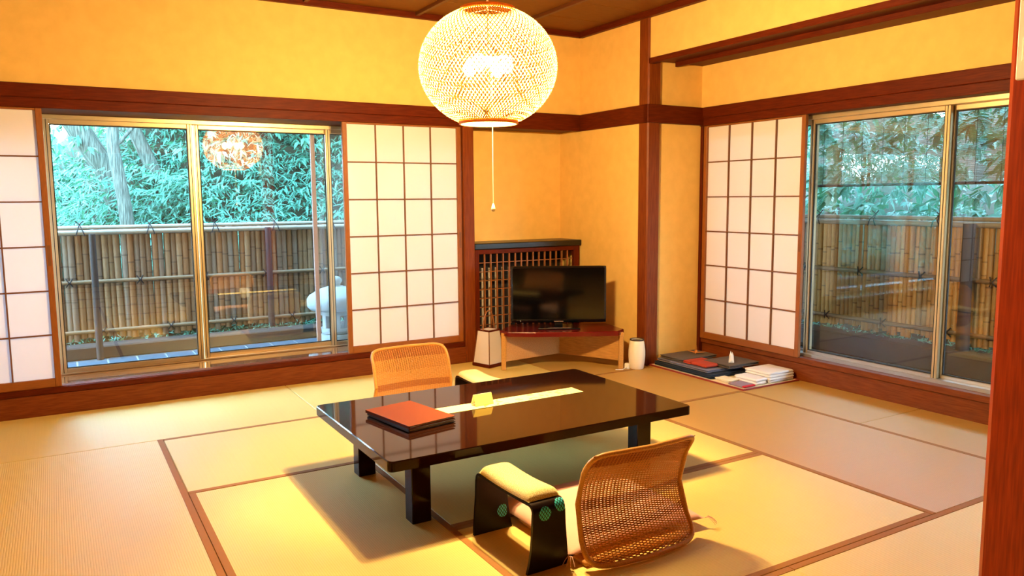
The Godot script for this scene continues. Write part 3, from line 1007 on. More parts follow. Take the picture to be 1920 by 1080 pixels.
func television_corner() -> void:
	var turn := -atan2(0.495, 0.869)
	var mid := Vector3(3.155, 0, -4.645)
	var s := thing("tv_stand", "corner stand with dark red lacquer top and pale wood panels", "tv stand", mid, turn)
	var top := MB.new()
	top.prism([Vector2(-0.455, -0.03), Vector2(-0.40, 0.065), Vector2(-0.2, 0.085), Vector2(0.2, 0.085), Vector2(0.40, 0.065), Vector2(0.455, -0.03), Vector2(0.36, -0.30), Vector2(-0.36, -0.30)], 0.258, 0.292, 0.006)
	part(top, "top", M.red_lacquer, s)
	for x in [-0.43, 0.43]:
		pbox(Vector3(x - 0.018, 0, -0.02), Vector3(x + 0.018, 0.275, 0.02), "leg", M.light_wood, s, 0.005)
		var p := MB.new()
		p.bar(Vector3(x * 0.97, 0.16, -0.01), Vector3(0.0, 0.16, -0.30), 0.02, 0.196, Vector3.UP, 0.002)
		part(p, "panel", M.light_wood, s)
	var tv := thing("television", "black flat television on the dark red corner stand", "television", mid + Vector3(0.495, 0, -0.869) * 0.10 + Vector3(-0.0174, 0.292, -0.01), turn)
	var b := MB.new()
	b.soft(Vector3(-0.352, 0.043, -0.03), Vector3(0.352, 0.463, 0.018), 0.007, 6)
	var hs := part(b, "housing", M.tv_plastic, tv)
	pbox(Vector3(-0.338, 0.068, 0.0175), Vector3(0.338, 0.450, 0.0190), "screen", M.tv_screen, hs, 0.0005)
	pbox(Vector3(-0.03, 0.008, -0.02), Vector3(0.03, 0.06, 0.005), "neck", M.tv_plastic, tv)
	var base := MB.new()
	base.prism([Vector2(-0.14, -0.08), Vector2(0.14, -0.08), Vector2(0.155, 0.075), Vector2(-0.155, 0.075)], 0.0, 0.010, 0.003)
	var ft := part(base, "foot", M.tv_plastic, tv)
	pbox(Vector3(-0.085, 0.010, 0.066), Vector3(0.085, 0.0135, 0.074), "foot_trim", M.silver, ft, 0.001)
	pbox(Vector3(-0.035, 0.050, 0.0182), Vector3(0.035, 0.056, 0.0192), "badge", M.silver, hs, 0.0003)
	pbox(Vector3(-0.285, 0.052, 0.0182), Vector3(-0.279, 0.058, 0.0192), "badge", M.silver, hs, 0.0003)

	# alcove: low lattice cabinet with a heater behind
	var c := thing("lattice_cabinet", "low wooden lattice cabinet with a black top set in the alcove", "cabinet", Vector3(3.255, 0, -5.41))
	pbox(Vector3(-0.50, 0.862, -0.155), Vector3(0.502, 0.909, 0.165), "top_slab", M.slab, c, 0.006)
	pbox(Vector3(-0.49, 0.0, 0.115), Vector3(-0.452, 0.862, 0.150), "post", M.wood_y, c)
	pbox(Vector3(0.435, 0.0, 0.115), Vector3(0.49, 0.862, 0.150), "post", M.wood_y, c)
	pbox(Vector3(-0.452, 0.826, 0.118), Vector3(0.435, 0.862, 0.148), "rail", M.wood_x, c)
	pbox(Vector3(-0.452, 0.0, 0.118), Vector3(0.435, 0.06, 0.148), "rail", M.wood_x, c)
	pbox(Vector3(-0.49, 0.0, -0.152), Vector3(0.49, 0.86, -0.142), "back_panel", M.dark_void, c)
	for k in range(1, 16):
		var x := -0.452 + 0.887 * k / 16.0
		pbox(Vector3(x - 0.0045, 0.06, 0.122), Vector3(x + 0.0045, 0.826, 0.138), "lattice_bar", M.lattice, c, 0.001)
	for k in range(1, 11):
		var y := 0.06 + 0.766 * k / 11.0
		pbox(Vector3(-0.452, y - 0.003, 0.121), Vector3(0.435, y + 0.003, 0.130), "lattice_bar", M.lattice, c, 0.001)
	var r := thing("heater", "pale ribbed heater behind the wooden lattice", "heater", Vector3(3.06, 0, -5.43))
	for k in 9:
		pbox(Vector3(-0.26 + 0.062 * k, 0.06, -0.03), Vector3(-0.25 + 0.062 * k, 0.70, -0.01), "fin", M.radiator, r, 0.004)
	pbox(Vector3(-0.27, 0.0, -0.08), Vector3(0.27, 0.06, 0.02), "foot", M.dark_void, r)
	pbox(Vector3(-0.26, 0.58, -0.075), Vector3(0.26, 0.62, -0.05), "pipe", M.dark_void, r)

	# standing paper lantern, unlit
	var a := thing("paper_lantern", "small unlit paper floor lantern with a bent wooden handle", "lantern", Vector3(2.772, 0, -5.065), 0.30)
	var hb := 0.083
	pbox(Vector3(-hb - 0.008, 0.0, -hb - 0.008), Vector3(hb + 0.008, 0.026, hb + 0.008), "base", M.wood_x, a, 0.003)
	var ht := 0.058
	for k in 4:
		var t := PI / 2 * k
		var q := MB.new()
		q.xf = Transform3D(Basis(Vector3.UP, t), Vector3.ZERO)
		q.quad(Vector3(-hb, 0.026, hb), Vector3(hb, 0.026, hb), Vector3(ht, 0.268, ht), Vector3(-ht, 0.268, ht), Vector3.BACK)
		q.quad(Vector3(-hb, 0.026, hb - 0.001), Vector3(hb, 0.026, hb - 0.001), Vector3(ht, 0.268, ht - 0.001), Vector3(-ht, 0.268, ht - 0.001), Vector3.FORWARD)
		part(q, "paper_side", M.paper, a)
		var e := MB.new()
		e.xf = q.xf
		e.bar(Vector3(hb, 0.024, hb), Vector3(ht, 0.27, ht), 0.006, 0.006, Vector3.RIGHT)
		part(e, "corner_rod", M.muntin, a)
		var w := MB.new()
		w.xf = q.xf
		w.bar(Vector3(-ht - 0.004, 0.272, ht), Vector3(ht + 0.004, 0.272, ht), 0.008, 0.012, Vector3.UP)
		part(w, "top_rail", M.wood_x, a)
	pbox(Vector3(-ht, 0.272, -ht), Vector3(ht, 0.2745, ht), "paper_top", M.paper, a, 0.0005)
	var hd := MB.new()
	var pts := []
	for k in 13:
		var t := PI * k / 12.0
		pts.append(Vector3(cos(t) * 0.060, 0.272 + sin(t) * 0.145, 0))
	hd.tube(pts, 0.0055, 6)
	part(hd, "handle", M.lattice, a)

	var bin := thing("waste_bin", "cream barrel-shaped bin beside the corner post", "bin", Vector3(3.632, 0, -4.375))
	var lb := MB.new()
	lb.lathe([Vector2(0.0, 0.0), Vector2(0.045, 0.0), Vector2(0.051, 0.006), Vector2(0.058, 0.05), Vector2(0.062, 0.10), Vector2(0.061, 0.14), Vector2(0.055, 0.19), Vector2(0.050, 0.216), Vector2(0.047, 0.219), Vector2(0.044, 0.214), Vector2(0.050, 0.17), Vector2(0.054, 0.10), Vector2(0.045, 0.02), Vector2(0.0, 0.015)], 32)
	part(lb, "body", M.ceramic, bin)
	var liner := MB.new()
	liner.lathe([Vector2(0.0515, 0.212), Vector2(0.053, 0.215), Vector2(0.049, 0.223), Vector2(0.046, 0.221), Vector2(0.042, 0.200)], 32)
	part(liner, "rim", M.cord, bin)
	var ad := thing("power_adapter", "small white power adapter on the mat by the bin", "adapter", Vector3(3.572, 0, -4.405), 0.4)
	pbox(Vector3(-0.016, 0, -0.02), Vector3(0.016, 0.042, 0.02), "block", M.white_plastic, ad, 0.004)
	var cb := MB.new()
	cb.tube([Vector3(-0.016, 0.02, 0), Vector3(-0.035, 0.014, 0.005), Vector3(-0.06, 0.004, -0.01), Vector3(-0.09, 0.004, -0.05)], 0.003, 6)
	part(cb, "cable", M.white_plastic, ad)


func cloth_pile() -> void:
	# shallow tray in the bay with what is laid out for the guests
	var t := thing("robe_tray", "shallow red-rimmed tray holding folded robes and towels", "tray", Vector3(4.045, 0, -3.945))
	pbox(Vector3(-0.262, 0.0, -0.46), Vector3(0.262, 0.008, 0.46), "bottom", M.cream, t)
	for x in [-0.266, 0.262]:
		pbox(Vector3(x, 0.0, -0.464), Vector3(x + 0.006, 0.012, 0.464), "rim", M.tray_red, t, 0.002)
	for z in [-0.464, 0.458]:
		pbox(Vector3(-0.262, 0.0, z), Vector3(0.262, 0.012, z + 0.006), "rim", M.tray_red, t, 0.002)
	var fold := func(called: String, label: String, cat: String, at: Vector3, size: Vector3, m: Material, turn: float, sd: int, group: String, layers: int) -> Node3D:
		var o := thing(called, label, cat, at, turn, group)
		for k in layers:
			var mb := MB.new()
			var hy := size.y / layers
			var sh := 0.005 * ((k * 7 + sd * 3) % 5 - 2) / 2.0
			mb.soft(Vector3(-size.x / 2 + sh, k * hy, -size.z / 2 - sh), Vector3(size.x / 2 + sh * 0.5, (k + 1) * hy - 0.001, size.z / 2 - sh), hy * 0.49, 14, 0.009, sd + k)
			part(mb, "fold", m, o)
		return o
	fold.call("folded_robe", "dark navy folded robe at the bottom of the clothes pile", "robe", Vector3(3.985, 0.011, -4.09), Vector3(0.36, 0.03, 0.58), M.navy, 0.0, 1, "", 3)
	fold.call("folded_robe", "slate blue folded robe lying between navy and charcoal ones", "robe", Vector3(3.985, 0.045, -4.10), Vector3(0.34, 0.020, 0.52), M.slate, 0.0, 4, "", 3)
	fold.call("folded_jacket", "charcoal folded jacket under the orange paper crane", "jacket", Vector3(4.01, 0.069, -4.235), Vector3(0.35, 0.022, 0.23), M.charcoal, 0.0, 7, "", 3)
	fold.call("folded_jacket", "charcoal folded jacket under the white paper crane", "jacket", Vector3(4.105, 0.069, -3.905), Vector3(0.29, 0.024, 0.25), M.charcoal, 0.0, 12, "", 3)
	fold.call("folded_belt", "rust red folded belt tucked between the two charcoal jackets", "belt", Vector3(3.93, 0.069, -4.075), Vector3(0.18, 0.020, 0.07), M.rust, 0.0, 15, "", 2)
	fold.call("rolled_belt", "rust red rolled belt at the front of the clothes pile", "belt", Vector3(3.89, 0.069, -3.945), Vector3(0.12, 0.024, 0.15), M.rust, 0.0, 18, "", 1)
	fold.call("folded_towel", "white bath towel in a thick fold against the base board", "towel", Vector3(4.17, 0.011, -3.615), Vector3(0.24, 0.068, 0.22), M.towel_white, 0.0, 21, "", 4)
	fold.call("folded_towel", "thin white towel in front of the thick folded one", "towel", Vector3(3.985, 0.011, -3.61), Vector3(0.11, 0.040, 0.19), M.towel_white, 0.0, 25, "", 2)
	fold.call("tabi_socks", "pair of cream cotton socks laid beside the dark robes", "socks", Vector3(3.872, 0.011, -3.715), Vector3(0.09, 0.020, 0.13), M.cream, 0.0, 28, "", 2)
	var bag := thing("cloth_bag", "flat mauve cloth bag with a crimson drawstring", "bag", Vector3(3.862, 0.011, -3.565), 0.0)
	var mb := MB.new()
	mb.soft(Vector3(-0.06, 0, -0.075), Vector3(0.06, 0.012, 0.045), 0.006, 8, 0.002, 5)
	part(mb, "body", M.mauve, bag)
	mb = MB.new()
	mb.soft(Vector3(-0.055, 0.001, 0.043), Vector3(0.05, 0.013, 0.066), 0.006, 8, 0.002, 9)
	part(mb, "drawstring", M.crimson, bag)
	for a in [["paper_crane", "small orange folded paper crane on the charcoal jacket", Vector3(4.07, 0.0925, -4.22), 0.5, M.orange_paper, 1.0, 0.062], ["paper_crane", "white folded paper crane standing upright on the charcoal jacket", Vector3(4.03, 0.0945, -3.83), -0.5, M.white_paper, 0.22, 0.07]]:
		var o := thing(a[0], a[1], "origami", a[2], a[3])
		var sp: float = a[5]
		var hh: float = a[6]
		var body := MB.new()
		for s in [-1.0, 1.0]:
			body.tri(Vector3(-0.02, 0, 0), Vector3(0.02, 0, 0), Vector3(0, 0.02, 0.012 * s), Vector3(0, 0.3, s))
			body.tri(Vector3(-0.02, 0, 0), Vector3(0, 0.02, 0.012 * s), Vector3(0, 0.024, 0), Vector3(0, 1, s))
			body.tri(Vector3(0.02, 0, 0), Vector3(0, 0.02, 0.012 * s), Vector3(0, 0.024, 0), Vector3(0, 1, s))
		part(body, "body", a[4], o)
		for s in [-1.0, 1.0]:
			var wing := MB.new()
			var tip := Vector3(0, 0.018 + 0.085 * (1 - sp), s * 0.07 * sp + s * 0.004)
			wing.tri(Vector3(-0.018, 0.008, 0.004 * s), Vector3(0.018, 0.008, 0.004 * s), tip, Vector3(0, 1, s))
			wing.tri(Vector3(-0.018, 0.0068, 0.004 * s), Vector3(0.018, 0.0068, 0.004 * s), tip - Vector3(0, 0.0012, 0), Vector3(0, -1, -s))
			part(wing, "wing", a[4], o)
			var neck := MB.new()
			neck.tri(Vector3(0.018 * s, 0.002, 0.006), Vector3(0.006 * s, 0.014, 0.003), Vector3(0.014 * s, hh, 0), Vector3(0, 0, 1))
			neck.tri(Vector3(0.018 * s, 0.002, -0.006), Vector3(0.006 * s, 0.014, -0.003), Vector3(0.014 * s, hh, 0), Vector3(0, 0, -1))
			part(neck, "neck" if s > 0 else "tail", a[4], o)


func pendant_lamp() -> void:
	var c := Vector3(1.625, 1.787, -2.95)
	var o := thing("pendant_lamp", "round woven cane pendant lamp hanging over the low table", "lamp", c)
	# outline of the shade: radius by height
	var R := func(t: float) -> Vector2:
		# t from 0 at the top ring to 1 at the bottom ring
		var a := lerpf(0.395, PI - 0.43, t)
		return Vector2(0.292 * sin(a), 0.015 + 0.252 * cos(a))
	var w := MB.new()
	var n := 96
	var seg := 34
	for dir: float in [1.0, -1.0]:
		for k in n:
			var a0 := TAU * (k + (0.25 if dir > 0 else -0.25)) / n
			var ring := []
			for j in seg + 1:
				var t := float(j) / seg
				var p: Vector2 = R.call(t)
				var ang := a0 + dir * (t - 0.5) * 1.5
				var d := Vector3(cos(ang), 0, sin(ang))
				var tang := Vector3(-sin(ang), 0, cos(ang))
				var wob := 0.0012 * dir
				var hw := 0.0024
				var q := d * (p.x + wob) + Vector3.UP * p.y
				var nr := (d * p.x / 0.085 + Vector3.UP * (p.y - 0.015) / 0.0635).normalized()
				ring.append([w.vert(q - tang * hw, nr), w.vert(q + tang * hw, nr)])
			for j in seg:
				w.face(ring[j][0], ring[j][1], ring[j + 1][1])
				w.face(ring[j][0], ring[j + 1][1], ring[j + 1][0])
	var sh := part(w, "woven_shade", M.lamp_cane, o)
	sh.set_meta("kind", "stuff")
	var pt: Vector2 = R.call(0.0)
	var pb: Vector2 = R.call(1.0)
	for a in [[pt, "top_ring"], [pb, "bottom_ring"]]:
		var mb := MB.new()
		var r: float = a[0].x
		var y: float = a[0].y
		mb.lathe([Vector2(r + 0.004, y - 0.008), Vector2(r + 0.006, y), Vector2(r + 0.003, y + 0.009), Vector2(r - 0.003, y + 0.009), Vector2(r - 0.004, y), Vector2(r - 0.003, y - 0.008), Vector2(r + 0.004, y - 0.008)], 48)
		part(mb, a[1], M.lamp_ring, o)
	# fitting: cross arms and four bulbs
	var arm := MB.new()
	arm.lathe([Vector2(0.0, 0.06), Vector2(0.022, 0.06), Vector2(0.024, 0.02), Vector2(0.0, 0.016)], 16)
	for k in 4:
		var a := PI / 4 + PI / 2 * k + 0.18
		arm.tube([Vector3(0, 0.045, 0), Vector3(cos(a) * 0.075, 0.055, sin(a) * 0.075)], 0.008, 6)
	var hold := part(arm, "lamp_holder", M.white_plastic, o)
	for k in 4:
		var a := PI / 4 + PI / 2 * k + 0.18
		var bp := Vector3(cos(a) * 0.088, 0.022, sin(a) * 0.088)
		var mb := MB.new()
		mb.xf = Transform3D(Basis(), bp)
		mb.lathe([Vector2(0.0, -0.040), Vector2(0.013, -0.036), Vector2(0.023, -0.026), Vector2(0.028, -0.010), Vector2(0.027, 0.006), Vector2(0.019, 0.022), Vector2(0.013, 0.034), Vector2(0.0, 0.036)], 16)
		part(mb, "bulb", M.bulb_glow, hold)
		var l := OmniLight3D.new()
		l.name = "bulb_light"
		l.position = bp + Vector3(0, -0.008, 0)
		l.light_color = LAMP_COLOR
		l.light_energy = LAMP_ENERGY
		l.light_size = 0.024
		l.omni_range = 14.0
		l.omni_attenuation = 2.0
		l.shadow_enabled = true
		o.add_child(l, true)
	var cd := MB.new()
	cd.tube([Vector3(0, 0.06, 0), Vector3(0, 0.5, 0), Vector3(0, CEIL - c.y, 0)], 0.0035, 6)
	part(cd, "cord", M.cord, o)
	var sp := MB.new()
	for k in 3:
		var a := TAU * k / 3
		sp.tube([Vector3(0, pt.y + 0.004, 0), Vector3(cos(a) * pt.x, pt.y, sin(a) * pt.x)], 0.0025, 5)
	part(sp, "shade_spider", M.cord, o)
	var cp := MB.new()
	cp.lathe([Vector2(0.0, CEIL - c.y - 0.03), Vector2(0.035, CEIL - c.y - 0.028), Vector2(0.045, CEIL - c.y - 0.012), Vector2(0.046, CEIL - c.y), Vector2(0, CEIL - c.y)], 20)
	part(cp, "ceiling_cup", M.cord, o)
	var ps := MB.new()
	ps.tube([Vector3(0.012, 0.02, 0.012), Vector3(0.012, -0.3, 0.012), Vector3(0.012, -0.56, 0.012)], 0.0014, 5)
	var pst := part(ps, "pull_string", M.pull_string, o)
	var pk := MB.new()
	pk.xf = Transform3D(Basis(), Vector3(0.012, -0.575, 0.012))
	pk.lathe([Vector2(0.0, -0.018), Vector2(0.007, -0.015), Vector2(0.0095, -0.006), Vector2(0.006, 0.008), Vector2(0.002, 0.018), Vector2(0, 0.019)], 12)
	part(pk, "pull_knob", M.pull_string, pst)


# ---------------------------------------------------------------- outside

func fence(label: String, at: Vector3, turn: float, length: float, step: float, y0: float, mid: float, low: float, top: float, sd: int, posts: Array, tone0 := 0, tones := 6) -> void:
	var o := thing("bamboo_fence", label, "fence", at, turn)
	var rg := RandomNumberGenerator.new()
	rg.seed = sd
	var shapes := []
	for k in 5:
		var mb := MB.new()
		var pts := []
		var rad := []
		var nodes := [0.17 + 0.05 * k, 0.47 + 0.03 * k, 0.78 - 0.02 * k]
		var ys := [0.0]
		for q in nodes: ys.append_array([q - 0.010, q, q + 0.010])
		ys.append(1.0)
		for y in ys:
			pts.append(Vector3(0.0, y, 0.0))
			rad.append(0.56 if y in nodes else 0.5)
		mb.tube(pts, rad, 7, false)
		for i in pts.size():
			for j in 7: mb.col.append(Color(0.34, 0.29, 0.24) if ys[i] in nodes else Color(1, 1, 1))
		shapes.append(mb.mesh())
	var h := top - y0
	var n := int(length / step)
	for k in n:
		var c := put(shapes[rg.randi() % 5], "cane", M["cane_%d" % (tone0 + rg.randi() % tones)], o)
		var wd := step * rg.randf_range(1.12, 1.24)
		c.position = Vector3((k + 0.5) * step + rg.randf_range(-0.003, 0.003), y0 + rg.randf_range(-0.03, 0.012), rg.randf_range(-0.006, 0.006))
		c.rotation = Vector3(0, rg.randf() * TAU, 0)
		c.scale = Vector3(wd, h, wd)
		c.rotation.z = rg.randf_range(-0.012, 0.012)
	for a in [[mid, 0.034, "rail_cane", 0.017], [low, 0.034, "rail_cane", 0.017], [top - 0.018, 0.042, "rail_pale", 0.021], [top + 0.018, -0.012, "rail_pale", 0.019]]:
		var mb := MB.new()
		var pts := []
		var rad := []
		var x := -0.02
		while x < length:
			pts.append_array([Vector3(x, a[0], a[1]), Vector3(x + 0.02, a[0], a[1]), Vector3(x + 0.03, a[0], a[1])])
			rad.append_array([a[3], a[3] * 1.12, a[3]])
			x += 0.33
		mb.tube(pts, rad, 9)
		part(mb, "rail", M[a[2]], o)
	# rope ties
	var x := 0.28
	var k := 0
	while x < length - 0.1:
		for y in [mid, low]:
			var xx: float = x + (0.22 if y == low else 0.0)
			var mb := MB.new()
			for s in [-1.0, 1.0]:
				mb.tube([Vector3(xx - 0.024 * s, y - 0.034, 0.035), Vector3(xx - 0.008 * s, y - 0.008, 0.053), Vector3(xx + 0.008 * s, y + 0.008, 0.054), Vector3(xx + 0.024 * s, y + 0.034, 0.035)], 0.0045, 5)
			mb.tube([Vector3(xx - 0.01, y, 0.057), Vector3(xx + 0.01, y, 0.057)], 0.007, 5)
			part(mb, "rope_tie", M.rope, o)
		var tp := MB.new()
		var xt := x + 0.10
		for s in [-1.0, 1.0]:
			tp.tube([Vector3(xt + 0.032 * s, top - 0.045, 0.062), Vector3(xt + 0.018 * s, top, 0.066), Vector3(xt, top + 0.048, 0.012), Vector3(xt - 0.03 * s, top + 0.075, 0.02)], 0.0042, 5)
		part(tp, "rope_tie", M.rope, o)
		x += 0.52
		k += 1
	for p in posts:
		var mb := MB.new()
		mb.tube([Vector3(p[0], p[2], p[1]), Vector3(p[0], (top + p[2]) / 2, p[1] + 0.003), Vector3(p[0], top - 0.01, p[1])], [p[3] * 1.15, p[3], p[3]], 10)
		part(mb, "post", M.fence_post, o)


func leaf_mesh(l: float, w: float) -> ArrayMesh:
	# a folded blade along +z
	var mb := MB.new()
	var ys := [0.0, 0.3, 0.65, 1.0]
	var ws := [0.12, 1.0, 0.72, 0.0]
	for i in 3:
		for s in [-1.0, 1.0]:
			var a := Vector3(0, -0.10 * l * ys[i] * ys[i], l * ys[i])
			var b := Vector3(0, -0.10 * l * ys[i + 1] * ys[i + 1], l * ys[i + 1])
			var c := b + Vector3(s * w * ws[i + 1], 0.25 * w * ws[i + 1], 0)
			var d := a + Vector3(s * w * ws[i], 0.25 * w * ws[i], 0)
			if ws[i + 1] > 0:
				mb.quad(a, b, c, d, Vector3.UP)
			else:
				mb.tri(a, b, d, Vector3.UP)
	return mb.mesh()


func leaves(called: String, label: String, places: Array, m: Mesh) -> void:
	var mm := MultiMesh.new()
	mm.transform_format = MultiMesh.TRANSFORM_3D
	mm.mesh = m
	mm.instance_count = places.size()
	for i in places.size():
		mm.set_instance_transform(i, places[i])
	var o := MultiMeshInstance3D.new()
	o.name = numbered(called)
	o.multimesh = mm
	o.material_override = M.leaf
	add_child(o)
	tag(o, label, "foliage", "", "stuff")


func hill_height(x: float, z: float) -> float:
	# ground level of the slope behind the long window, in metres: gentle at one side, steep at the other
	var away := -7.45 - z
	var rise := 0.36 + 0.69 * clampf((x - 0.3) / 1.6, 0.0, 1.0)
	return 0.02 + away * rise * (1.0 + 0.12 * sin(1.7 * x + 0.6) + 0.06 * sin(3.9 * x + 2.0 * z))


func bank_height(x: float, z: float) -> float:
	var d := x - 5.85
	return 0.02 + d * 0.42 * (1.0 + 0.15 * sin(1.9 * z) + 0.08 * sin(4.3 * z + x))


func fan(rg: RandomNumberGenerator, p: Vector3, lean: Vector3, n: int, size: float, out: Array) -> void:
	# a spray of leaves round one stem end
	var yaw := rg.randf() * TAU
	for k in n:
		var d := (lean + Vector3(rg.randfn(0, 0.55), rg.randf_range(-0.55, 0.35), rg.randfn(0, 0.55))).normalized()
		var x := d.cross(Vector3.UP).normalized().rotated(d, rg.randf_range(-0.7, 0.7))
		var y := d.cross(x)
		if y.y < 0:
			y = -y
			x = -x
		var s := size * rg.randf_range(0.65, 1.25)
		out.append(Transform3D(Basis(x * s, y * s, d * s), p + Vector3(rg.randf_range(-0.03, 0.03), rg.randf_range(-0.02, 0.02), rg.randf_range(-0.03, 0.03))))


func garden() -> void:
	# paved strips with joints
	var pv := thing("pavement", "grey slate paving strips along the verandas", "pavement", Vector3.ZERO, 0, "", "structure")
	var gy := -0.03
	var ga := 0.0
	pbox(Vector3(-3.0, ga - 0.3, -7.1), Vector3(6.4, ga - 0.006, -5.72), "mortar_bed", M.mortar, pv)
	pbox(Vector3(4.62, gy - 0.3, -5.72), Vector3(5.6, gy - 0.006, 1.4), "mortar_bed", M.mortar, pv)
	var q := MB.new()
	q.box(Vector3(-0.1, -0.02, -0.147), Vector3(0.1, 0.006, 0.147), 0.003)
	var pm := q.mesh()
	for i in 22:
		for j in 4:
			var p := put(pm, "paver", M.slate_paver, pv)
			p.position = Vector3(-0.87 + 0.213 * i, ga - 0.006, -6.80 + 0.31 * j)
	for i in 20:
		for j in 2:
			var p := put(pm, "paver", M.slate_paver, pv)
			p.rotation.y = PI / 2
			p.position = Vector3(5.31 - 0.31 * j, gy - 0.006, -5.6 + 0.213 * i)
	var ka := thing("kerb", "dark wooden kerb beam before the bamboo fence of the long window", "kerb", Vector3(1.2, ga, -7.05))
	var kb := MB.new()
	kb.box(Vector3(-4.2, 0, -0.1), Vector3(4.3, 0.102, 0.1), 0.01)
	part(kb, "beam", M.kerb, ka)
	var kc := thing("kerb", "dark wooden kerb beam before the bamboo fence of the bay window", "kerb", Vector3(5.56, gy, -2.8))
	kb = MB.new()
	kb.box(Vector3(-0.1, 0, -4.1), Vector3(0.1, 0.172, 4.1), 0.01)
	part(kb, "beam", M.kerb, kc)

	fence("weathered bamboo fence below the leafy hillside outside the long window", Vector3(-0.72, 0, -7.25), 0, 4.3, 0.0475, 0.135, 0.597, 0.185, 1.02, 3, [[2.385, 0.07, 0.0, 0.026]])
	fence("yellowish bamboo fence outside the bay window behind the reed blind", Vector3(5.66, 0, -5.3), -PI / 2, 4.4, 0.039, 0.185, 0.645, 0.25, 1.06, 8, [[2.21, 0.10, 0.143, 0.04]], 6, 5)

	var wp := thing("wooden_post", "dark slim wooden post standing before the kerb and bamboo fence", "post", Vector3(0.254, ga, -6.915))
	var wm := MB.new()
	wm.tube([Vector3.ZERO, Vector3(0, 0.5, 0), Vector3(0, 1.0, 0)], [0.027, 0.025, 0.024], 10)
	part(wm, "shaft", M.fence_post, wp)
	# stone lantern on the veranda
	var s := thing("stone_lantern", "pale stone garden lantern standing before the bamboo fence", "stone lantern", Vector3(2.06, ga, -6.5))
	var b := MB.new()
	b.lathe([Vector2(0, 0), Vector2(0.15, 0), Vector2(0.155, 0.04), Vector2(0.14, 0.10), Vector2(0.10, 0.115), Vector2(0, 0.115)], 24)
	part(b, "base", M.granite, s)
	b = MB.new()
	for k in 6:
		var a := TAU * k / 6 + 0.2
		b.xf = Transform3D(Basis(Vector3.UP, a), Vector3.ZERO)
		b.box(Vector3(0.085, 0.115, -0.03), Vector3(0.125, 0.30, 0.03), 0.006)
	b.xf = Transform3D()
	b.lathe([Vector2(0.0, 0.115), Vector2(0.13, 0.115), Vector2(0.135, 0.16), Vector2(0.0, 0.16)], 24, false)
	b.lathe([Vector2(0.0, 0.27), Vector2(0.135, 0.27), Vector2(0.14, 0.31), Vector2(0.0, 0.31)], 24, false)
	part(b, "fire_box", M.granite, s)
	b = MB.new()
	b.lathe([Vector2(0.0, 0.305), Vector2(0.13, 0.305), Vector2(0.22, 0.318), Vector2(0.245, 0.345), Vector2(0.246, 0.412), Vector2(0.225, 0.440), Vector2(0.15, 0.487), Vector2(0.07, 0.512), Vector2(0.0, 0.515)], 28)
	part(b, "roof", M.granite, s)
	b = MB.new()
	b.lathe([Vector2(0.0, 0.512), Vector2(0.045, 0.512), Vector2(0.036, 0.53), Vector2(0.052, 0.552), Vector2(0.054, 0.572), Vector2(0.036, 0.592), Vector2(0.0, 0.602)], 20)
	part(b, "finial", M.granite, s)

	# reed blind under the eaves of the bay
	var rb := thing("reed_blind", "brown reed blind hanging outside the top of the bay window", "blind", Vector3(4.70, 1.33, -2.75))
	var mb := MB.new()
	var y := 0.004
	while y < 0.455:
		mb.bar(Vector3(0, y, -0.98), Vector3(0, y, 0.98), 0.003, 0.0032, Vector3.UP, 0.0003)
		y += 0.0058
	var rd := part(mb, "reeds", M.reed, rb)
	rd.set_meta("kind", "stuff")
	for k in 13:
		pbox(Vector3(-0.004, 0, -0.9 + 0.15 * k), Vector3(-0.002, 0.46, -0.898 + 0.15 * k), "binding_cord", M.rope, rb, 0.0003)
	for yy in [-0.008, 0.458]:
		mb = MB.new()
		mb.tube([Vector3(0, yy, -1.0), Vector3(0, yy, 1.0)], 0.009, 8)
		part(mb, "batten", M.fence_post, rb)
	# roof over both verandas
	var ev := thing("trim_8", "wooden eaves over the verandas", "eaves", Vector3.ZERO, 0, "", "structure")
	pbox(Vector3(-3.2, 2.50, -6.55), Vector3(5.4, 2.56, -5.7), "eaves_board", M.ceiling_wood, ev)
	pbox(Vector3(4.6, 2.50, -5.7), Vector3(6.35, 2.56, 1.9), "eaves_board", M.ceiling_wood, ev)
	pbox(Vector3(4.66, 1.795, -3.78), Vector3(4.74, 1.84, -1.72), "blind_rail", M.wood_z, ev)

	# hillside and bank, as ground
	var hs := MB.new()
	hs.grid(func(u, w): return Vector3(lerpf(-16, 8, u), hill_height(lerpf(-16, 8, u), lerpf(-7.4, -12.5, w)), lerpf(-7.4, -12.5, w)), 40, 24, func(_u, _v): return Vector3.UP)
	var ho := part(hs, "hillside", M.soil, self)
	tag(ho, "earth slope rising behind the bamboo fence", "ground", "", "structure")
	var bs := MB.new()
	bs.grid(func(u, w): return Vector3(lerpf(5.7, 13, u), bank_height(lerpf(5.7, 13, u), lerpf(-9, 4, w)), lerpf(-9, 4, w)), 24, 40, func(_u, _v): return Vector3.UP)
	var bo := part(bs, "garden_bank", M.soil, self)
	tag(bo, "earth bank behind the fence of the bay window", "ground", "", "structure")

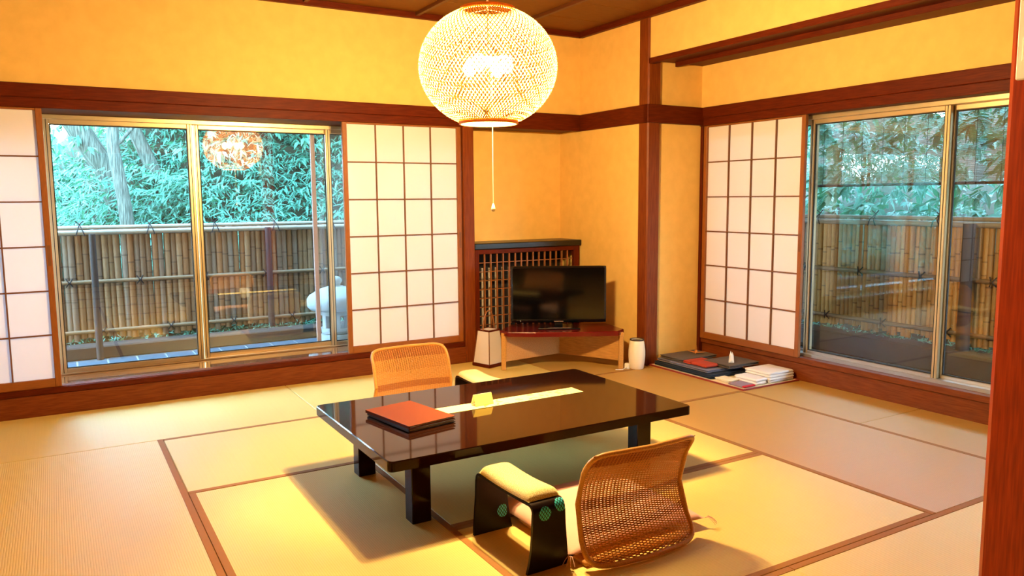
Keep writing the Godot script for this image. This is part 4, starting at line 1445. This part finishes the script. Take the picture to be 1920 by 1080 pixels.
	# trees
	var trees := [
		["tree", "thick leaning tree trunk on the hillside seen through the long window", [Vector3(0.78, 0.62, -9.3), Vector3(0.50, 1.60, -9.2), Vector3(0.20, 2.13, -9.2), Vector3(-0.45, 3.3, -9.2), Vector3(-0.9, 4.6, -9.2)], [0.13, 0.115, 0.108, 0.10, 0.08]],
		["tree", "slender upright tree trunk before the leaning one on the hillside", [Vector3(0.66, 0.5, -8.45), Vector3(0.605, 1.25, -8.45), Vector3(0.54, 1.75, -8.45), Vector3(0.55, 2.2, -8.45), Vector3(0.72, 3.2, -8.5), Vector3(0.8, 4.4, -8.5)], [0.07, 0.062, 0.056, 0.052, 0.045, 0.03]],
		["tree", "mossy tree trunk leaning farther up the hillside", [Vector3(1.25, 0.9, -9.4), Vector3(1.0, 1.55, -9.4), Vector3(0.78, 2.1, -9.4), Vector3(0.5, 3.4, -9.5), Vector3(0.3, 4.6, -9.6)], [0.085, 0.075, 0.07, 0.06, 0.05]],
	]
	var rg := RandomNumberGenerator.new()
	rg.seed = 31
	for t in trees:
		var root: Vector3 = t[2][0]
		var o := thing(t[0], t[1], "tree", root)
		var pts := []
		for p in t[2]: pts.append(p - root)
		var tr := MB.new()
		tr.tube(pts, t[3], 12)
		part(tr, "trunk", M.bark, o)
		for k in 3:
			var p0: Vector3 = pts[2 + k % (pts.size() - 2)]
			var d := Vector3(rg.randf_range(-1, 1), rg.randf_range(0.5, 1.0), rg.randf_range(-0.5, 0.5))
			var br := MB.new()
			br.tube([p0, p0 + d * 0.35, p0 + d * 0.8 + Vector3(0.05, 0.1, 0)], [0.022, 0.016, 0.006], 6)
			part(br, "branch", M.bark, o)

	# foliage
	rg.seed = 77
	var a := []
	for k in 500:
		var p := Vector3(rg.randf_range(-0.3, 1.5), rg.randf_range(0.5, 1.62), rg.randf_range(-9.05, -8.55))
		fan(rg, p, Vector3(-0.5, -0.2, 0.7), 5, 1.0, a)
	for k in 14000:
		var x := rg.randf_range(-3.2, 5.2)
		var z := -7.5 - 4.0 * pow(rg.randf(), 1.25)
		var p := Vector3(x, hill_height(x, z) + rg.randf_range(0.02, 0.34), z)
		fan(rg, p, Vector3(rg.randf_range(-0.8, 0.2), -0.25, 0.75), 5, 1.0, a)
	for k in 2600:
		var x := rg.randf_range(-15.0, -3.2)
		var z := rg.randf_range(-12.0, -7.5)
		fan(rg, Vector3(x, hill_height(x, z) + rg.randf_range(0.02, 1.6), z), Vector3(0.4, -0.25, 0.5), 5, 2.0, a)
	leaves("bamboo_grass", "dense green bamboo grass leaves covering the hillside", a, leaf_mesh(0.125, 0.0098))
	a = []
	for k in 1500:
		var p := Vector3(rg.randf_range(-4, 3.0), rg.randf_range(1.7, 4.6), rg.randf_range(-10.8, -8.6))
		fan(rg, p, Vector3(0, -0.5, 0.4), 5, 0.8, a)
	leaves("tree_leaves", "loose pale green leaves around the hillside tree trunks", a, leaf_mesh(0.15, 0.026))
	a = []
	for k in 2600:
		var p := Vector3(rg.randf_range(0.9, 6.5), rg.randf_range(3.4, 5.2), rg.randf_range(-11.0, -7.3))
		fan(rg, p, Vector3(0, -0.5, 0.4), 5, 2.2, a)
	leaves("overhanging_leaves", "dark evergreen leaves overhanging the hillside", a, leaf_mesh(0.15, 0.034))
	a = []
	for k in 4200:
		var z := rg.randf_range(-8.5, 1.5)
		var x := 5.95 + 5.5 * pow(rg.randf(), 1.4)
		var p := Vector3(x, bank_height(x, z) + rg.randf_range(0.02, 0.5 + 0.75 * (x - 5.9)), z)
		fan(rg, p, Vector3(-0.6, -0.2, rg.randf_range(-0.4, 0.4)), 5, 0.85, a)
	for k in 4200:
		var p := Vector3(rg.randf_range(6.6, 8.6), rg.randf_range(0.8, 5.2), rg.randf_range(-8.5, 2.0))
		fan(rg, p, Vector3(-0.5, -0.4, rg.randf_range(-0.4, 0.4)), 5, 1.5, a)
	leaves("shrub_leaves", "dark green shrub leaves beyond the fence of the bay window", a, leaf_mesh(0.13, 0.022))
	a = []
	for k in 700:
		var z := rg.randf_range(-7.1, -7.3)
		var p := Vector3(rg.randf_range(-1, 4), 0.10, z)
		if k % 2: p = Vector3(rg.randf_range(5.58, 5.76), 0.14, rg.randf_range(-5.6, -1.4))
		fan(rg, p, Vector3(0, 0.3, 0.1), 3, 0.32, a)
	leaves("ground_cover", "low moss and ground cover along the foot of the fences", a, leaf_mesh(0.14, 0.016))


func _ready() -> void:
	rng.seed = 1
	eye_and_light()
	materials()
	shell()
	windows()
	screens()
	pendant_lamp()
	low_table()
	seats()
	television_corner()
	on_the_table()
	cloth_pile()
	garden()
